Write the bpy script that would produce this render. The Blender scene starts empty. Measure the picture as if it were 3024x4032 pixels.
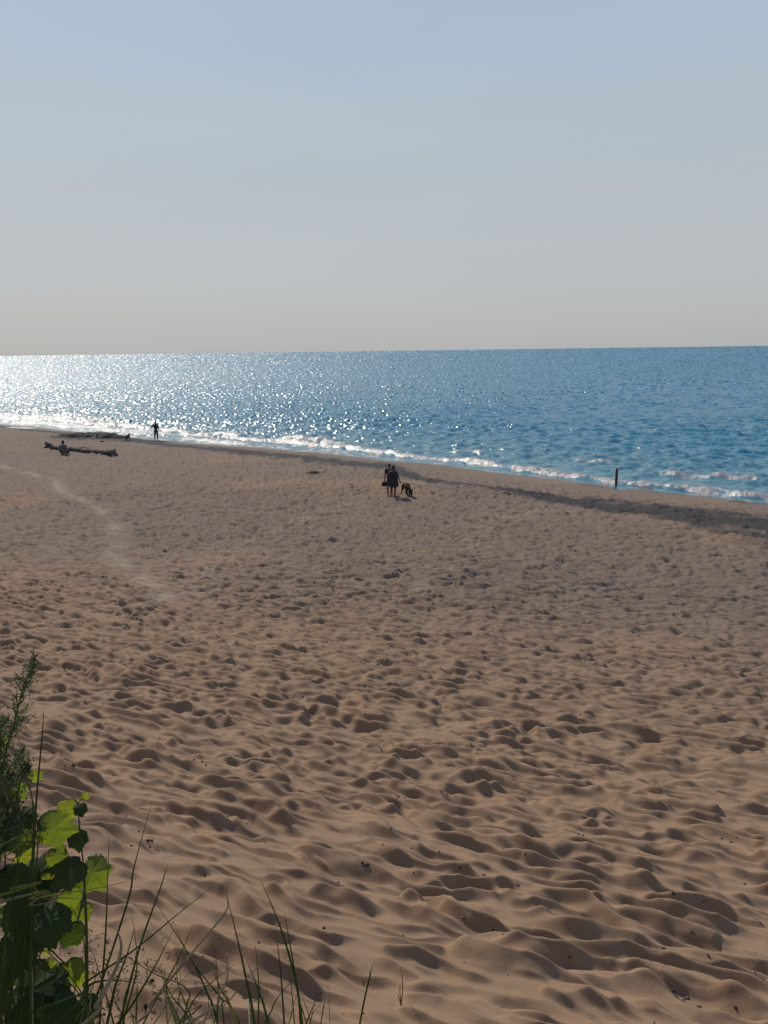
import bpy, bmesh, math, random
import numpy as np
from mathutils import Vector, Matrix
random.seed(7); RNG = np.random.default_rng(11)
sc = bpy.context.scene
COL = sc.collection
R = math.radians

# ------------------------------------------------------------------ camera
H = 8.1; FPX = 3028.0; ROLL = R(0.757); PITCH = math.atan(0.2097)
F = np.array([0, math.cos(PITCH), -math.sin(PITCH)])
R0 = np.array([1.0, 0, 0]); U0 = np.array([0, math.sin(PITCH), math.cos(PITCH)])
CR = math.cos(ROLL) * R0 - math.sin(ROLL) * U0
CU = math.sin(ROLL) * R0 + math.cos(ROLL) * U0
CAM = np.array([0, 0, H])
cam = bpy.data.cameras.new('camera'); cam.sensor_fit = 'VERTICAL'; cam.sensor_height = 36
cam.lens = 36 * FPX / 4032; cam.clip_end = 80000; cam.clip_start = 0.05
camo = bpy.data.objects.new('camera', cam); COL.objects.link(camo)
m = Matrix.Identity(4)
for i in range(3):
    m[i][0] = CR[i]; m[i][1] = CU[i]; m[i][2] = -F[i]; m[i][3] = CAM[i]
camo.matrix_world = m
sc.camera = camo

def ray(px, py):
    return F + (px - 1512) / FPX * CR + (2016 - py) / FPX * CU
def at(px, py, y):                       # the place at forward distance y seen in that direction
    d = ray(px, py); return Vector(CAM + d * (y / d[1]))
def on_level(px, py, z):
    d = ray(px, py); return CAM + d * ((z - H) / d[2])

# ------------------------------------------------------------------ noise
_T = RNG.random((8, 256, 256)).astype(np.float32)
def vnoise(x, y, s=0):
    x = np.asarray(x, dtype=np.float64); y = np.asarray(y, dtype=np.float64)
    xi = np.floor(x).astype(np.int64); yi = np.floor(y).astype(np.int64)
    fx = x - xi; fy = y - yi
    fx = fx * fx * fx * (fx * (fx * 6 - 15) + 10); fy = fy * fy * fy * (fy * (fy * 6 - 15) + 10)
    t = _T[s % 8]
    a = t[xi & 255, yi & 255]; b = t[(xi + 1) & 255, yi & 255]
    c = t[xi & 255, (yi + 1) & 255]; d = t[(xi + 1) & 255, (yi + 1) & 255]
    return (a + (b - a) * fx) * (1 - fy) + (c + (d - c) * fx) * fy
def fbm(x, y, s=0, o=4):
    v = 0; a = 1; n = 0
    for k in range(o):
        v = v + a * vnoise(x * 2 ** k + 13.7 * k, y * 2 ** k - 7.3 * k, s + k); n += a; a *= .5
    return v / n
def sstep(a, b, x):
    t = np.clip((x - a) / (b - a), 0, 1); return t * t * (3 - 2 * t)

# ------------------------------------------------------------------ the lie of the land
NX, NY = .61, .79
TX, TY = -.79, .61
def uv_shore(x, y): return x * NX + y * NY, x * TX + y * TY
shore_px = [(-300, 1640), (0, 1670), (129, 1677), (271, 1696), (415, 1708), (616, 1733), (911, 1753), (1276, 1782), (1458, 1806),
            (1640, 1820), (1823, 1842), (2187, 1887), (2424, 1919), (2734, 1951), (3024, 1984), (3300, 2012)]
sh = sorted([(uv_shore(*on_level(px, py, 0.0)[:2])[::-1]) for px, py in shore_px])
SH_T = np.array([a for a, b in sh]); SH_S = np.array([b for a, b in sh])
def shore_a(x, y):                       # metres inland of the waterline
    s, t = uv_shore(x, y)
    base = np.interp(t, SH_T, SH_S)
    wob = (fbm(t / 3.1, t * 0 + 3.3, 1, 3) - .5) * 1.0
    return base - s + wob, t
def macro(x, y):
    a, t = shore_a(x, y)
    beach = np.where(a < 0, np.maximum(.085 * a, -3.0), 1.35 * (1 - np.exp(-np.maximum(a, 0) * .085 / 1.35)))
    q = .45 * x + .89 * y
    dune = 4.9 * np.exp(-np.maximum(q, -.6) / 6.8) * sstep(75, 30, y)
    big = (fbm(x / 9 + 5, y / 9, 2, 3) - .5) * .5 * sstep(3, 12, a)
    mound = .42 * np.exp(-(((x + 1.5) / 1.0) ** 2 + ((y - 2.2) / .75) ** 2))
    return beach + dune + big + mound
def ground_pt(px, py):
    d = ray(px, py); lo, hi = 1.5, 400.0
    f = lambda k: (CAM + d * k)[2] - float(macro(*(CAM + d * k)[:2]))
    ks = np.geomspace(1.5, 200, 400); prev = ks[0]
    for k in ks:
        if f(k) < 0:
            lo, hi = prev, k
            for _ in range(30):
                mid = (lo + hi) / 2
                if f(mid) < 0: hi = mid
                else: lo = mid
            return CAM + d * hi
        prev = k
    return CAM + d * 200

# ---- trodden sand: a height map of overlapping hollows
RES = .022; X0, X1, Y0, Y1 = -52.0, 32.0, 1.0, 96.0
NXc, NYc = int((X1 - X0) / RES), int((Y1 - Y0) / RES)
HM = np.zeros((NXc, NYc), dtype=np.float32)
trail_px = [(-200, 1790), (0, 1832), (110, 1860), (210, 1890), (256, 1940), (365, 1987), (456, 2060), (474, 2150), (437, 2172), (492, 2225), (600, 2297), (690, 2370)]
trail = np.array([ground_pt(*p)[:2] for p in trail_px])
trail2 = np.array([ground_pt(*p)[:2] for p in [(690, 2370), (900, 2190), (1150, 2060), (1380, 1985)]])
trail3 = np.array([ground_pt(*p)[:2] for p in [(1650, 2330), (1800, 2190), (1900, 2060), (2100, 2010), (2300, 2020)]])
def seg_dist(x, y, P):
    d = np.full(np.shape(x), 1e9)
    for (ax, ay), (bx, by) in zip(P[:-1], P[1:]):
        vx, vy = bx - ax, by - ay; L = vx * vx + vy * vy
        t = np.clip(((x - ax) * vx + (y - ay) * vy) / L, 0, 1)
        d = np.minimum(d, np.hypot(x - ax - t * vx, y - ay - t * vy))
    return d
SUN_AZ, SUN_EL = R(-34), R(43)
SX, SY = math.sin(SUN_AZ), math.cos(SUN_AZ)
def stamp(cx, cy, ra, rb, th, D, skew=.55, rim=.0, lift=0):
    rr = max(ra, rb) * 1.6
    i0, i1 = int((cx - rr - X0) / RES), int((cx + rr - X0) / RES) + 1
    j0, j1 = int((cy - rr - Y0) / RES), int((cy + rr - Y0) / RES) + 1
    if i0 < 0 or j0 < 0 or i1 >= NXc or j1 >= NYc: return
    xx = (X0 + (np.arange(i0, i1) + .5) * RES - cx)[:, None]; yy = (Y0 + (np.arange(j0, j1) + .5) * RES - cy)[None, :]
    c, s = math.cos(th), math.sin(th)
    rho2 = ((xx * c + yy * s) / ra) ** 2 + ((-xx * s + yy * c) / rb) ** 2
    v = -D * (1 - rho2) * np.maximum(.35, 1 + skew * (xx * SX + yy * SY) / max(ra, rb)) + lift
    P = HM[i0:i1, j0:j1]
    if rim: P += rim * np.exp(-((np.sqrt(rho2) - 1.1) / .16) ** 2)
    np.copyto(P, np.minimum(P, v), where=rho2 < 2.5)
def gblur(A, k):
    for ax in (0, 1):
        B = A * k[0]
        for n, w in enumerate(k[1:], 1):
            B += w * (np.roll(A, n, ax) + np.roll(A, -n, ax))
        A = B
    return A
def sample_spots(n_per_m2, ymax):
    out = []
    for y in np.arange(1.4, ymax, .5):
        w0, w1 = -(y * .62 + 2.2), (y * .58 + 2.0)
        n = RNG.poisson(n_per_m2 * .5 * (w1 - w0))
        for k in range(n): out.append((RNG.uniform(w0, w1), y + RNG.uniform(0, .5)))
    RNG.shuffle(out); return out
for cx, cy in sample_spots(26, 70):
    r = RNG.uniform(.065, .165) * (1 + .6 * (RNG.random() < .14)) * (1.2 if cy < 7 else .86); asp = RNG.uniform(1.5, 3.6) * (1.3 if cy < 9 else 1)
    th = RNG.normal(-.28 if cy > 9 else -.45, .3)
    stamp(cx, cy, r * math.sqrt(asp), r / math.sqrt(asp), th, RNG.uniform(.05, .115) * (r / .20) ** .8, skew=.85, lift=RNG.uniform(-.005, .035))
HM = gblur(HM, [.50, .21, .035, .005])
for cx, cy in sample_spots(.12, 30):
    r = RNG.uniform(.12, .2); asp = RNG.uniform(1.2, 2.0)
    b = HM[min(NXc - 1, int((cx - X0) / RES)), min(NYc - 1, int((cy - Y0) / RES))]
    b = max(b, -.025)
    stamp(cx, cy, r * math.sqrt(asp), r / math.sqrt(asp), RNG.uniform(0, 3.1), RNG.uniform(.05, .11), skew=.8, rim=.012, lift=b + .015)
for px_, py_, ra_, rb_, D_ in [(660, 3375, .26, .13, .15), (1410, 3870, .24, .12, .15), (1760, 3845, .24, .13, .15), (2140, 3672, .22, .10, .12), (2620, 3755, .24, .11, .13), (1170, 3850, .2, .09, .1),
                          (820, 3790, .2, .1, .12), (1230, 3610, .3, .12, .10), (2500, 3590, .32, .12, .10), (1570, 3180, .26, .12, .12), (2310, 3330, .24, .10, .10), (2620, 3360, .26, .10, .10), (1300, 3370, .26, .10, .10), (1000, 2990, .3, .12, .10), (640, 2990, .34, .13, .09), (1300, 3640, .3, .11, .08), (2080, 3990, .3, .12, .11)]:
    q_ = ground_pt(px_, py_); stamp(q_[0], q_[1] + .03, ra_, rb_, -.3, D_ * .9, skew=.9, lift=-.02)
HM = gblur(HM, [.5, .21, .04])
def hm_lookup(x, y):                     # cubic b-spline lookup
    u = (x - X0) / RES - .5; v = (y - Y0) / RES - .5
    ok = (u > 2) & (v > 2) & (u < NXc - 3) & (v < NYc - 3)
    u = np.clip(u, 2, NXc - 4); v = np.clip(v, 2, NYc - 4)
    i = np.floor(u).astype(np.int64); j = np.floor(v).astype(np.int64)
    fu = u - i; fv = v - j
    def w(f): return [(1 - f) ** 3 / 6, (3 * f ** 3 - 6 * f ** 2 + 4) / 6, (-3 * f ** 3 + 3 * f ** 2 + 3 * f + 1) / 6, f ** 3 / 6]
    wu, wv = w(fu), w(fv); r = 0
    for p in range(4):
        for q in range(4):
            r = r + wu[p] * wv[q] * HM[i + p - 1, j + q - 1]
    return np.where(ok, r, -.03)
def ridged(x, y, s): return 1 - np.abs(2 * fbm(x, y, s, 3) - 1) * 2
BAR = np.array([ground_pt(*p)[:2] for p in [(345, 1722), (430, 1722), (520, 1728), (600, 1736)]])
POOLS = [(ground_pt(70, 1680)[:2], 3.2, 1.3), (ground_pt(292, 1717)[:2], 1.0, .8), (ground_pt(337, 1707)[:2], 1.1, .7)]
CLUMPS = [(ground_pt(2545, 1925)[:2], .8, .14), (ground_pt(2905, 1978)[:2], .45, .16), (ground_pt(2340, 1911)[:2], .9, .08), (ground_pt(240, 1722)[:2], .9, .14),
          (ground_pt(1235, 1867)[:2], .35, .05), (ground_pt(2440, 1924)[:2], .6, -.05)]
band_px = [(434, 1728, 5), (800, 1762, 6), (1100, 1790, 9), (1450, 1832, 11), (1640, 1885, 8), (2051, 1943, 12), (2510, 1998, 25), (3024, 2072, 44), (3300, 2110, 55)]
bd = []
for px, py, hw in band_px:
    c = ground_pt(px, py); d0 = ground_pt(px, py - hw); a, t = shore_a(c[0], c[1]); a0, t0 = shore_a(d0[0], d0[1])
    bd.append((float(t), float(a), max(.25, float(a - a0))))
bd.sort(); bd = np.array(bd)
def micro(x, y):
    a, t = shore_a(x, y)
    k = sstep(.3, 5.5, a) * .8 + .02
    k = k * (1 - .6 * np.exp(-(seg_dist(x, y, trail) / .55) ** 2)) * (1.0 + .7 * fbm(x / 5, y / 5, 6, 2))
    h = hm_lookup(x, y) * k * (.46 + .85 * sstep(4, 13, y) + .35 * sstep(16, 32, y))
    q = .45 * x + .89 * y; near = sstep(16, 3, q)
    h = h + (fbm((x * .87 - y * .49) / 1.9, (x * .49 + y * .87) / .62, 3, 3) - .5) * (.08 + .10 * near) * sstep(1, 8, a)
    def saw(x, y, lam, wf, seed, slope, rise):
        def ph(x, y):
            u = x * .91 - y * .41; w = x * .41 + y * .91
            return w / lam + wf * fbm(u / (4.2 * lam), w / (3.0 * lam), seed, 2) + .35 * vnoise(u / (1.5 * lam), w / lam, seed + 2)
        e = lam * .04; f0 = ph(x, y)
        g = np.hypot(ph(x + e, y) - f0, ph(x, y + e) - f0) / e
        L = np.minimum(1 / np.maximum(g, 1e-6), 1.15 * lam)
        fp = f0 - np.floor(f0)
        s = np.where(fp < rise, fp / rise, 1 - (fp - rise) / (1 - rise)); s = .5 * s * (.35 + .65 * s) + .5 * s * s * (3 - 2 * s)
        u = x * .91 - y * .41; w = x * .41 + y * .91
        am = .18 + .95 * sstep(.34, .64, fbm(u / (2.2 * lam) + 9, w / (1.5 * lam), seed + 3, 2))
        return s * am * slope * rise * L
    land = sstep(1, 8, a) * (1 - .65 * np.exp(-(seg_dist(x, y, trail) / .45) ** 2))
    h = h + saw(x, y, .285, 2.6, 4, .84, .40) * land * (.80 + .42 * near)
    h = h + saw(x + 3.1, y + 1.7, .165, 2.4, 1, .62, .42) * land * (1.15 + .3 * sstep(8, 24, y))
    h = h + (fbm(x / .12, y / .09, 5, 2) - .5) * .006 * k
    h = h + .10 * np.exp(-(seg_dist(x, y, BAR) / 1.2) ** 2)
    for (cx, cy), r, hh in CLUMPS:
        h = h + hh * np.exp(-(((x - cx) ** 2 + (y - cy) ** 2) / r ** 2)) * (.6 + .8 * fbm(x / .3, y / .3, 2, 2))
    for (cx, cy), ru, rv in POOLS:
        u2 = (x - cx) * TX + (y - cy) * TY; v2 = (x - cx) * NX + (y - cy) * NY
        g = np.exp(-((u2 / ru) ** 2 + (v2 / rv) ** 2) ** 2)
        h = h - g * (macro(x, y) + .05)
    return h
def ground_z(x, y):
    x = np.array([x], float); y = np.array([y], float)
    return float(macro(x, y)[0] + micro(x, y)[0])

# ------------------------------------------------------------------ object helpers
def tag(o, label=None, cat=None, group=None, kind=None):
    if label: o['label'] = label
    if cat: o['category'] = cat
    if group: o['group'] = group
    if kind: o['kind'] = kind
    return o
def link(name, me, mat=None, parent=None, smooth=True):
    o = bpy.data.objects.new(name, me); COL.objects.link(o)
    if mat:
        for mm in (mat if isinstance(mat, (list, tuple)) else [mat]): me.materials.append(mm)
    if parent: o.parent = parent
    if smooth: me.polygons.foreach_set('use_smooth', [True] * len(me.polygons))
    return o
def empty(name, loc, rz=0):
    o = bpy.data.objects.new(name, None); COL.objects.link(o); o.location = loc; o.rotation_euler = (0, 0, rz)
    o.empty_display_size = .2; return o
class MB:
    def __init__(s): s.v = []; s.f = []; s.mi = []
    def add(s, v, f, mi=0):
        n = len(s.v); s.v += [tuple(p) for p in v]; s.f += [tuple(i + n for i in q) for q in f]; s.mi += [mi] * len(f)
    def tube(s, pts, rad, n=8, mi=0, cap=True):
        pts = [Vector(p) for p in pts]; rings = []
        up = Vector((0.3, .2, 1)).normalized()
        for i, p in enumerate(pts):
            d = (pts[min(i + 1, len(pts) - 1)] - pts[max(i - 1, 0)]).normalized()
            if abs(d.dot(up)) > .97: up = Vector((1, .1, 0)).normalized()
            a = d.cross(up).normalized(); b = d.cross(a); up = a.cross(d).normalized() if False else up
            r = rad[i] if hasattr(rad, '__len__') else rad
            rx, ry = r if isinstance(r, tuple) else (r, r)
            rings.append([p + a * math.cos(2 * math.pi * k / n) * rx + b * math.sin(2 * math.pi * k / n) * ry for k in range(n)])
        v = [q for r_ in rings for q in r_]; f = []
        for i in range(len(rings) - 1):
            for k in range(n):
                f.append((i * n + k, i * n + (k + 1) % n, (i + 1) * n + (k + 1) % n, (i + 1) * n + k))
        if cap: f.append(tuple(reversed(range(n)))); f.append(tuple(range(len(v) - n, len(v))))
        s.add(v, f, mi)
    def ball(s, c, r, n=12, m_=8, mi=0, fn=None):
        v = []; f = []
        for i in range(m_ + 1):
            ph = math.pi * i / m_
            for k in range(n):
                th = 2 * math.pi * k / n
                p = Vector((math.sin(ph) * math.cos(th), math.sin(ph) * math.sin(th), math.cos(ph)))
                if fn: p = fn(p)
                v.append((c[0] + p.x * r[0], c[1] + p.y * r[1], c[2] + p.z * r[2]))
        for i in range(m_):
            for k in range(n):
                f.append((i * n + k, (i + 1) * n + k, (i + 1) * n + (k + 1) % n, i * n + (k + 1) % n))
        s.add(v, f, mi)
    def mesh(s, name):
        me = bpy.data.meshes.new(name); me.from_pydata(s.v, [], s.f); me.update()
        bm = bmesh.new(); bm.from_mesh(me); bmesh.ops.remove_doubles(bm, verts=bm.verts, dist=1e-5)
        bm.to_mesh(me); bm.free()
        if any(s.mi) and len(me.polygons) == len(s.mi): me.polygons.foreach_set('material_index', s.mi)
        return me
    def build(s, name, mat, parent=None): return link(name, s.mesh(name), mat, parent)
def skin_into(mb, joints, edges, root, sub=2, mi=0):
    names = list(joints); idx = {n: i for i, n in enumerate(names)}
    me = bpy.data.meshes.new('skeleton')
    me.from_pydata([joints[n][0] for n in names], [(idx[a], idx[b]) for a, b in edges], [])
    o = bpy.data.objects.new('skeleton', me); COL.objects.link(o)
    sk = o.modifiers.new('Skin', 'SKIN'); sk.use_smooth_shade = True
    for n in names:
        r = joints[n][1]; d = me.skin_vertices[0].data[idx[n]]
        d.radius = r if isinstance(r, tuple) else (r, r); d.use_root = n == root
    ss = o.modifiers.new('Sub', 'SUBSURF'); ss.levels = sub; ss.render_levels = sub
    dg = bpy.context.evaluated_depsgraph_get(); ev = o.evaluated_get(dg); m2 = bpy.data.meshes.new_from_object(ev)
    mb.add([v.co[:] for v in m2.vertices], [tuple(p.vertices) for p in m2.polygons], mi)
    bpy.data.objects.remove(o); bpy.data.meshes.remove(m2); bpy.data.meshes.remove(me)

# ------------------------------------------------------------------ materials
def new_mat(name):
    mt = bpy.data.materials.new(name); mt.use_nodes = True; nt = mt.node_tree
    return mt, nt, nt.nodes['Principled BSDF'], nt.nodes['Material Output']
def N(nt, typ, **kw):
    n = nt.nodes.new(typ)
    for k, v in kw.items(): setattr(n, k, v)
    return n
def mixc(nt, fac, a, b, blend='MIX'):
    n = N(nt, 'ShaderNodeMix', data_type='RGBA', blend_type=blend)
    for s_, v in ((0, fac), (6, a), (7, b)):
        if isinstance(v, bpy.types.NodeSocket): nt.links.new(v, n.inputs[s_])
        else: n.inputs[s_].default_value = v if s_ == 0 else (*v, 1)
    return n.outputs[2]
def noise(nt, scale, detail=3, rough=.55, vec=None, mapscale=None):
    n = N(nt, 'ShaderNodeTexNoise'); n.inputs['Scale'].default_value = scale
    n.inputs['Detail'].default_value = detail; n.inputs['Roughness'].default_value = rough
    tc = N(nt, 'ShaderNodeTexCoord'); src = tc.outputs['Object']
    if mapscale:
        mp = N(nt, 'ShaderNodeMapping'); mp.inputs['Scale'].default_value = mapscale; nt.links.new(src, mp.inputs[0]); src = mp.outputs[0]
    nt.links.new(src, n.inputs['Vector']); return n.outputs['Fac']
def ramp(nt, fac, p0, p1, c0=(0, 0, 0), c1=(1, 1, 1)):
    n = N(nt, 'ShaderNodeValToRGB'); n.color_ramp.elements[0].position = p0; n.color_ramp.elements[1].position = p1
    n.color_ramp.elements[0].color = (*c0, 1); n.color_ramp.elements[1].color = (*c1, 1); nt.links.new(fac, n.inputs[0]); return n.outputs[0]
def mat_simple(name, c, c2=None, rough=.8, sc_=30, bump=0.0, spec=.3, transl=None, tw=.45):
    mt, nt, b, out = new_mat(name)
    f = noise(nt, sc_, 4); col = mixc(nt, ramp(nt, f, .35, .65), c, c2 or tuple(x * .7 for x in c))
    nt.links.new(col, b.inputs['Base Color']); b.inputs['Roughness'].default_value = rough
    b.inputs['Specular IOR Level'].default_value = spec
    if bump:
        bp = N(nt, 'ShaderNodeBump'); bp.inputs['Strength'].default_value = bump; bp.inputs['Distance'].default_value = .01
        nt.links.new(noise(nt, sc_ * 3, 4), bp.inputs['Height']); nt.links.new(bp.outputs[0], b.inputs['Normal'])
    if transl:
        tr = N(nt, 'ShaderNodeBsdfTranslucent'); mx = N(nt, 'ShaderNodeMixShader'); mx.inputs[0].default_value = tw
        nt.links.new(mixc(nt, ramp(nt, f, .3, .7), transl, tuple(x * .75 for x in transl)), tr.inputs['Color'])
        nt.links.new(b.outputs[0], mx.inputs[1]); nt.links.new(tr.outputs[0], mx.inputs[2]); nt.links.new(mx.outputs[0], out.inputs['Surface'])
    return mt
M = {}
# sand
mt, nt, b, out = new_mat('sand'); M['sand'] = mt
def attr(nt, n): a = N(nt, 'ShaderNodeAttribute'); a.attribute_name = n; return a.outputs['Fac']
c = mixc(nt, ramp(nt, noise(nt, .35, 5, .6), .35, .65), (.272, .174, .104), (.228, .148, .090))
c = mixc(nt, ramp(nt, noise(nt, 5, 5, .65), .3, .7), c, (.264, .166, .099), 'MIX')
c = mixc(nt, ramp(nt, noise(nt, 210, 4, .8), .34, .46), (.14, .09, .058), c)
c = mixc(nt, attr(nt, 'gray'), c, (.174, .126, .094))
c = mixc(nt, attr(nt, 'pale'), c, (.262, .198, .138))
c = mixc(nt, attr(nt, 'dark'), c, (.042, .038, .038))
c = mixc(nt, attr(nt, 'wet'), c, (.115, .085, .065))
nt.links.new(c, b.inputs['Base Color'])
rr = N(nt, 'ShaderNodeMapRange'); nt.links.new(attr(nt, 'wet'), rr.inputs[0]); rr.inputs[3].default_value = .95; rr.inputs[4].default_value = .2
nt.links.new(rr.outputs[0], b.inputs['Roughness']); b.inputs['Specular IOR Level'].default_value = .25
bp = N(nt, 'ShaderNodeBump'); bp.inputs['Strength'].default_value = .6; bp.inputs['Distance'].default_value = .006
nt.links.new(noise(nt, 45, 6, .7), bp.inputs['Height'])
bp2 = N(nt, 'ShaderNodeBump'); bp2.inputs['Strength'].default_value = .5; bp2.inputs['Distance'].default_value = .002
nt.links.new(noise(nt, 500, 2, .7), bp2.inputs['Height']); nt.links.new(bp.outputs[0], bp2.inputs['Normal']); nt.links.new(bp2.outputs[0], b.inputs['Normal'])
# water
mt, nt, b, out = new_mat('water'); M['water'] = mt
wc = mixc(nt, attr(nt, 'shallow'), (.005, .130, .205), (.07, .18, .205))
fm = attr(nt, 'foam')
nt.links.new(mixc(nt, fm, wc, (.32, .285, .26)), b.inputs['Base Color'])
b.inputs['IOR'].default_value = 1.56; b.inputs['Specular IOR Level'].default_value = 1.0
rr = N(nt, 'ShaderNodeMix', data_type='FLOAT'); nt.links.new(fm, rr.inputs[0]); nt.links.new(attr(nt, 'rough'), rr.inputs[2]); rr.inputs[3].default_value = .55
nt.links.new(rr.outputs[0], b.inputs['Roughness'])
bp = N(nt, 'ShaderNodeBump'); bp.inputs['Distance'].default_value = .05
nt.links.new(fm, bp.inputs['Strength']); nt.links.new(noise(nt, 7, 6, .7), bp.inputs['Height']); nt.links.new(bp.outputs[0], b.inputs['Normal'])

M['bark'] = mat_simple('driftwood', (.13, .105, .09), (.07, .058, .052), .9, 4, .8)
M['bark_dark'] = mat_simple('dark_wood', (.07, .05, .045), (.035, .03, .03), .9, 6, .8)
M['post'] = mat_simple('weathered_post', (.075, .055, .05), (.04, .03, .03), .9, 9, .8)
M['skin'] = mat_simple('skin', (.12, .06, .042), (.10, .05, .035), .6, 8)
M['skin_pale'] = mat_simple('skin_pale', (.32, .19, .15), (.28, .16, .12), .6, 8)
M['eye'] = mat_simple('eye', (.02, .015, .01))
M['hair'] = mat_simple('hair', (.022, .016, .013), (.04, .028, .02), .7, 40)
M['navy'] = mat_simple('navy_cloth', (.018, .024, .042), (.012, .016, .03), .9, 6)
M['charcoal'] = mat_simple('charcoal_cloth', (.035, .035, .038), (.022, .022, .026), .9, 6)
M['maroon'] = mat_simple('maroon_cloth', (.085, .028, .028), (.05, .018, .02), .9, 6)
M['grey'] = mat_simple('grey_cloth', (.12, .11, .12), (.08, .075, .085), .9, 6)
M['white'] = mat_simple('white_cloth', (.7, .68, .64), (.6, .58, .55), .9, 6)
M['black'] = mat_simple('black_cloth', (.012, .012, .013), (.02, .02, .022), .8, 10)
M['brownfur'] = mat_simple('brown_fur', (.026, .017, .013), (.016, .011, .009), .85, 20, .4)
M['darkfur'] = mat_simple('dark_fur', (.03, .026, .026), (.02, .018, .018), .85, 20, .4)
M['palefur'] = mat_simple('pale_fur', (.22, .21, .2), (.15, .14, .14), .85, 20, .4)
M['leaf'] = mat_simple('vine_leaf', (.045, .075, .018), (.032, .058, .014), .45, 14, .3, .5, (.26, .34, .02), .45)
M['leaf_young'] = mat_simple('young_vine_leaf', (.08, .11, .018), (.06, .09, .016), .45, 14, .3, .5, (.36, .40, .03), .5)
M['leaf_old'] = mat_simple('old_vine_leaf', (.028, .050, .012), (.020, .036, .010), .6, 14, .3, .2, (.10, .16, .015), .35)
M['vein'] = mat_simple('leaf_vein', (.08, .11, .035), (.07, .095, .03), .5, 14, 0, .3, (.27, .34, .05), .4)
M['stem'] = mat_simple('plant_stem', (.06, .055, .03), (.09, .05, .03), .7, 20)
M['worm'] = mat_simple('wormwood_leaf', (.105, .145, .05), (.07, .105, .035), .7, 25, 0, .3, (.26, .32, .12), .35)
M['bud'] = mat_simple('flower_bud', (.06, .075, .028), (.11, .135, .055), .8, 40)
M['blade'] = mat_simple('grass_blade', (.05, .085, .022), (.035, .06, .018), .5, 12, 0, .4, (.2, .3, .03), .4)
M['blade_yellow'] = mat_simple('yellow_grass_blade', (.22, .24, .05), (.15, .19, .04), .5, 12, 0, .5, (.5, .5, .08), .4)
M['blade_dry'] = mat_simple('dry_grass_blade', (.36, .31, .22), (.22, .19, .12), .6, 12, 0, .4, (.4, .34, .2), .3)
M['litter'] = mat_simple('plant_litter', (.07, .05, .035), (.035, .025, .02), .9, 9)
M['debris'] = mat_simple('beach_debris', (.035, .026, .022), (.02, .016, .014), .9, 9)
M['clod'] = mat_simple('damp_sand_clod', (.14, .10, .075), (.09, .065, .05), .95, 20, .6)
M['shell'] = mat_simple('white_shell', (.7, .66, .6), (.6, .56, .5), .5, 20)

# ------------------------------------------------------------------ big sheets on a fan of rings
def fan(rs, az):
    A, Rr = np.meshgrid(az, rs, indexing='ij')
    return Rr * np.sin(A), Rr * np.cos(A)
def grid_mesh(name, x, y, z, attrs, keep=None):
    na, nr = x.shape
    idx = np.arange(na * nr).reshape(na, nr)
    q = np.stack([idx[:-1, :-1], idx[1:, :-1], idx[1:, 1:], idx[:-1, 1:]], -1)[..., ::-1].reshape(-1, 4)
    co = np.stack([x, y, z], -1).reshape(-1, 3)
    if keep is not None:
        kf = keep.reshape(-1)[q].any(1); q = q[kf]
        used = np.zeros(len(co), bool); used[q.reshape(-1)] = True
        re = np.cumsum(used) - 1; co = co[used]; q = re[q]
        attrs = {k: v.reshape(-1)[used] for k, v in attrs.items()}
    me = bpy.data.meshes.new(name)
    me.vertices.add(len(co)); me.vertices.foreach_set('co', co.astype(np.float32).ravel())
    me.loops.add(len(q) * 4); me.loops.foreach_set('vertex_index', q.astype(np.int32).ravel())
    me.polygons.add(len(q)); me.polygons.foreach_set('loop_start', np.arange(0, len(q) * 4, 4, dtype=np.int32))
    me.update(calc_edges=True)
    me.polygons.foreach_set('use_smooth', np.ones(len(q), bool))
    for k, v in attrs.items():
        at_ = me.attributes.new(k, 'FLOAT', 'POINT'); at_.data.foreach_set('value', np.asarray(v, np.float32).ravel())
    return me, (co if keep is not None else None)
az = np.concatenate([np.linspace(-math.pi, R(-40), 60)[:-1], np.linspace(R(-40), R(36), 1450), np.linspace(R(36), math.pi, 60)[1:]])
rs = [.05, .4, .8, 1.2, 1.5]; r = 1.5
while r < 130:
    zg = float(macro(0.0 * r, min(r, 60.0))); drop = H - max(zg, 0); sl = math.hypot(r, drop)
    dz = (float(macro(0.0, r + .2)) - zg) / .2 if r < 60 else 0
    g = math.atan2(drop, r) + math.atan(dz); g = max(g, .06)
    r += max(.006, (.6 if r > 9 else .42) / 769 * sl / math.sin(g)) * .9; rs.append(r)
rs = np.array(rs + list(np.geomspace(r * 1.1, 6000, 30)))
x, y = fan(rs, az)
z = macro(x, y) + micro(x, y)
a, t = shore_a(x, y)
n1 = fbm(x / .9, y / .9, 3, 4); n2 = fbm(x / 6, y / 6, 5, 3)
bc = np.interp(t, bd[:, 0], bd[:, 1]); bw = np.interp(t, bd[:, 0], bd[:, 2])
dark = sstep(1.25, .45, np.abs(a - bc + (n2 - .5) * 1.8) / bw + (n1 - .5) * 1.5) * .95
dark = np.maximum(dark, 1.0 * sstep(3.8, 2.4, seg_dist(x, y, BAR) + (n1 - .5) * 1.6) * sstep(-.2, .2, a))
for (cx, cy), r_, hh in CLUMPS: dark = np.maximum(dark, .75 * sstep(1.2, .5, np.hypot(x - cx, y - cy) / r_ + (n1 - .5)))
wet = sstep(1.7, .5, a + (n1 - .5) * .8)
pale = np.exp(-(seg_dist(x + (n1 - .5) * .7, y, trail) / .27) ** 2) * .95 + .45 * np.exp(-(seg_dist(x, y, trail2) / .5) ** 2) + .4 * np.exp(-(seg_dist(x, y, trail3) / .5) ** 2)
pale = np.clip(pale * sstep(.38, .60, n1), 0, 1)
gray = sstep(10, 24, .45 * x + .89 * y) * sstep(.2, .75, n2 + .25)
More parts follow.
